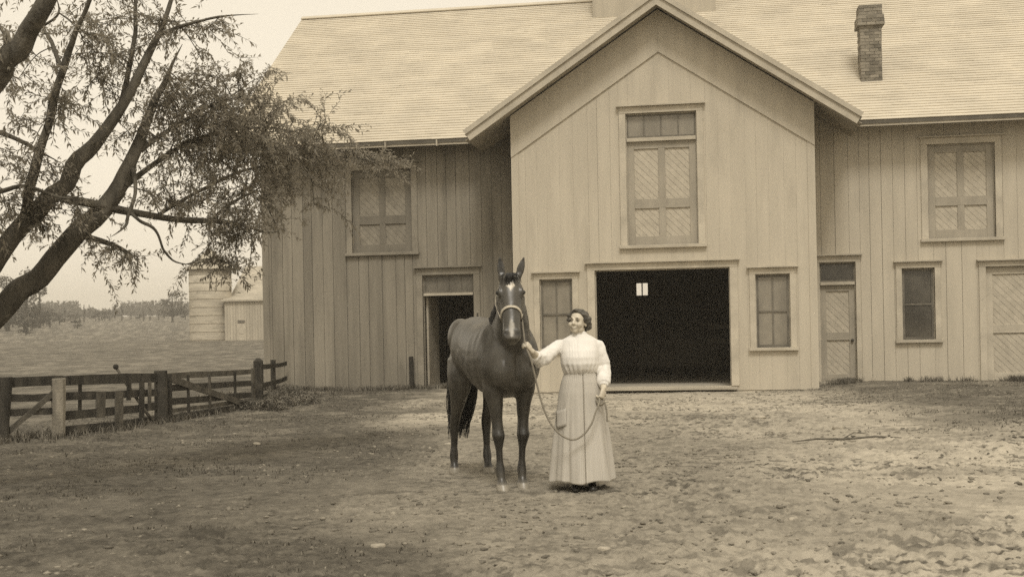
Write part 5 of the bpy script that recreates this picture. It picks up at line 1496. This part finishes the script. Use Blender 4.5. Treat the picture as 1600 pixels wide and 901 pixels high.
po = pk.build('pocket', M['skirt'], woman, True); md = po.modifiers.new('thick','SOLIDIFY'); md.thickness = .005; md.offset = 1
wbm = MB(); wbm.loft([((0,-.008,1.045),X_,Y_,.144,.117),((0,-.008,1.060),X_,Y_,.141,.114),((0,-.008,1.082),X_,Y_,.139,.112)], 48); wbm.build('waistband', M['skirt'], woman, True)
for s in (-1,1):
    mb = MB(); x = s*.075+.01
    mb.loft([((x,-.245,.022),X_,Z_,.018,.016),((x,-.225,.030),X_,Z_,.036,.028),((x,-.16,.036),X_,Z_,.042,.036),((x,-.08,.048),X_,Z_,.038,.048),((x,-.02,.06),X_,Z_,.036,.060),((x,.03,.05),X_,Z_,.034,.050),((x,.05,.04),X_,Z_,.02,.035)], 14)
    mb.tube([(x,0,.06),(x,.005,.14),(x,.01,.24)], [.040,.040,.052], 12)
    mb.build('shoe', M['shoe'], woman, True)
# ------------------------------------------------------------------ lead rope, held in both hands
HW = horse.matrix_basis.copy(); WWm = woman.matrix_basis.copy()
HWm = Matrix.Translation(horse.location) @ Matrix.Rotation(hang,4,'Z'); WM = Matrix.Translation(woman.location) @ Matrix.Rotation(PSI,4,'Z')
ring = HWm @ hpt(.62, R(-10), .015)
W_, f_, p_, s_ = RH; g1 = W_+f_*.078+p_*.020
W2, f2, p2, s2 = LH; g2 = W2+f2*.078+p2*.020
r = [ring, ring.lerp(WM@(g1+s_*.06), .5)+Vector((0,0,-.012)), WM@(g1-s_*.05), WM@g1, WM@(g1+s_*.05)]
r = [ring, ring.lerp(WM@g1,.5)+Vector((0,0,-.015)), WM@g1]
lw = [(-.455,-.37,1.22),(-.425,-.36,1.10),(-.395,-.34,.96),(-.355,-.34,.80),(-.30,-.34,.66),(-.215,-.345,.545),(-.10,-.345,.485),(0.0,-.335,.525),(.075,-.325,.62),(.115,-.305,.72),(.145,-.275,.785)]
r += [WM@Vector(p) for p in lw]+[WM@g2, WM@(g2+Vector((.035,.0,-.035))), WM@(g2+Vector((.055,-.01,-.11))), WM@(g2+Vector((.060,-.012,-.22)))]
rp = [q[:3] for q in smooth_path([(*p,0) for p in r], 8)]
mb = MB(); mb.tube(rp, .0085, 8)
rope = mb.build('lead_rope', M['rope'], None, True)
tag(rope, 'pale lead rope looping from the halter through both of the woman\'s hands', 'rope')
mb = MB()
for k in range(3):
    c = g2+Vector((.0,-.004*k,-.030)); rr_ = .034+.004*k
    mb.tube([WM@(c+Vector((rr_*math.cos(t)*.8, .02*math.sin(t)+.008*k-.01, rr_*math.sin(t)))) for t in [2*math.pi*q/18 for q in range(19)]], .008, 7)
mb.build('coil', M['rope'], rope, True)

# ------------------------------------------------------------------ camera, light, sky
cam = bpy.data.cameras.new('camera'); co = bpy.data.objects.new('camera', cam); COL.objects.link(co)
cam.sensor_width = 36; cam.lens = 1931/1600*36; cam.shift_y = .0378; cam.clip_end = 6000
co.matrix_world = Matrix.Translation((0,0,1.5)) @ Matrix.Rotation(R(9.2),4,'Z') @ Matrix.Rotation(R(90),4,'X') @ Matrix.Rotation(-.0193,4,'Z')
cam.dof.use_dof = True; cam.dof.focus_distance = 16; cam.dof.aperture_fstop = 4
sc.camera = co
EL, AZ = 54, 12          # sun height; degrees to the right of straight behind the camera's barn axis
sd_ = Vector((math.sin(R(AZ))*math.cos(R(EL)), -math.cos(R(AZ))*math.cos(R(EL)), math.sin(R(EL))))
su = bpy.data.lights.new('sun', 'SUN'); so = bpy.data.objects.new('sun', su); COL.objects.link(so)
su.energy = 1.5; su.angle = R(16); su.color = (1,.95,.86)
so.rotation_euler = sd_.to_track_quat('Z','Y').to_euler(); so.location = (0,-5,20)
w = bpy.data.worlds.new('World'); sc.world = w; w.use_nodes = True
N = w.node_tree.nodes; L = w.node_tree.links; bg = N['Background']
sk = N.new('ShaderNodeTexSky'); sk.sky_type = 'NISHITA'; sk.sun_disc = False
sk.sun_elevation = R(EL); sk.sun_rotation = math.atan2(sd_.x, sd_.y); sk.dust_density = 1.5; sk.air_density = 1; sk.ozone_density = 1
bw0 = N.new('ShaderNodeRGBToBW'); L.new(sk.outputs[0], bw0.inputs[0])
pw = N.new('ShaderNodeMath'); pw.operation = 'POWER'; pw.inputs[1].default_value = .18; L.new(bw0.outputs[0], pw.inputs[0])   # a thin even overcast
bw = N.new('ShaderNodeMath'); bw.operation = 'MULTIPLY'; bw.inputs[1].default_value = 5.0; L.new(pw.outputs[0], bw.inputs[0])
cb = N.new('ShaderNodeCombineColor')
for i, k in enumerate((1.0,.90,.73)):
    m_ = N.new('ShaderNodeMath'); m_.operation = 'MULTIPLY'; m_.inputs[1].default_value = k
    L.new(bw.outputs[0], m_.inputs[0]); L.new(m_.outputs[0], cb.inputs[i])
L.new(cb.outputs[0], bg.inputs[0]); bg.inputs[1].default_value = .12
sc.view_settings.view_transform = 'Standard'; sc.view_settings.look = 'None'; sc.view_settings.gamma = 1
sc.view_settings.exposure = 0.43; sc.view_settings.use_curve_mapping = False
sc.render.engine = 'CYCLES'
sc.cycles.max_bounces = 6; sc.cycles.diffuse_bounces = 4; sc.cycles.glossy_bounces = 2; sc.cycles.transmission_bounces = 2; sc.cycles.volume_bounces = 1
sc.cycles.use_denoising = False

# ------------------------------------------------------------------ the air over the far hills
hzm = bpy.data.materials.new('summer haze'); hzm.use_nodes = True
N = hzm.node_tree.nodes; L = hzm.node_tree.links
N.remove(N['Principled BSDF']); pv = N.new('ShaderNodeVolumePrincipled')
pv.inputs['Color'].default_value = (.99,.95,.87,1); pv.inputs['Density'].default_value = .0009; pv.inputs['Anisotropy'].default_value = .2
L.new(pv.outputs[0], N['Material Output'].inputs['Volume'])
mb = MB(); mb.box(-1650,1650,-1650,1650,-4,60)
tag(mb.build('haze', hzm), 'pale summer haze over the fields', 'haze', kind='stuff')
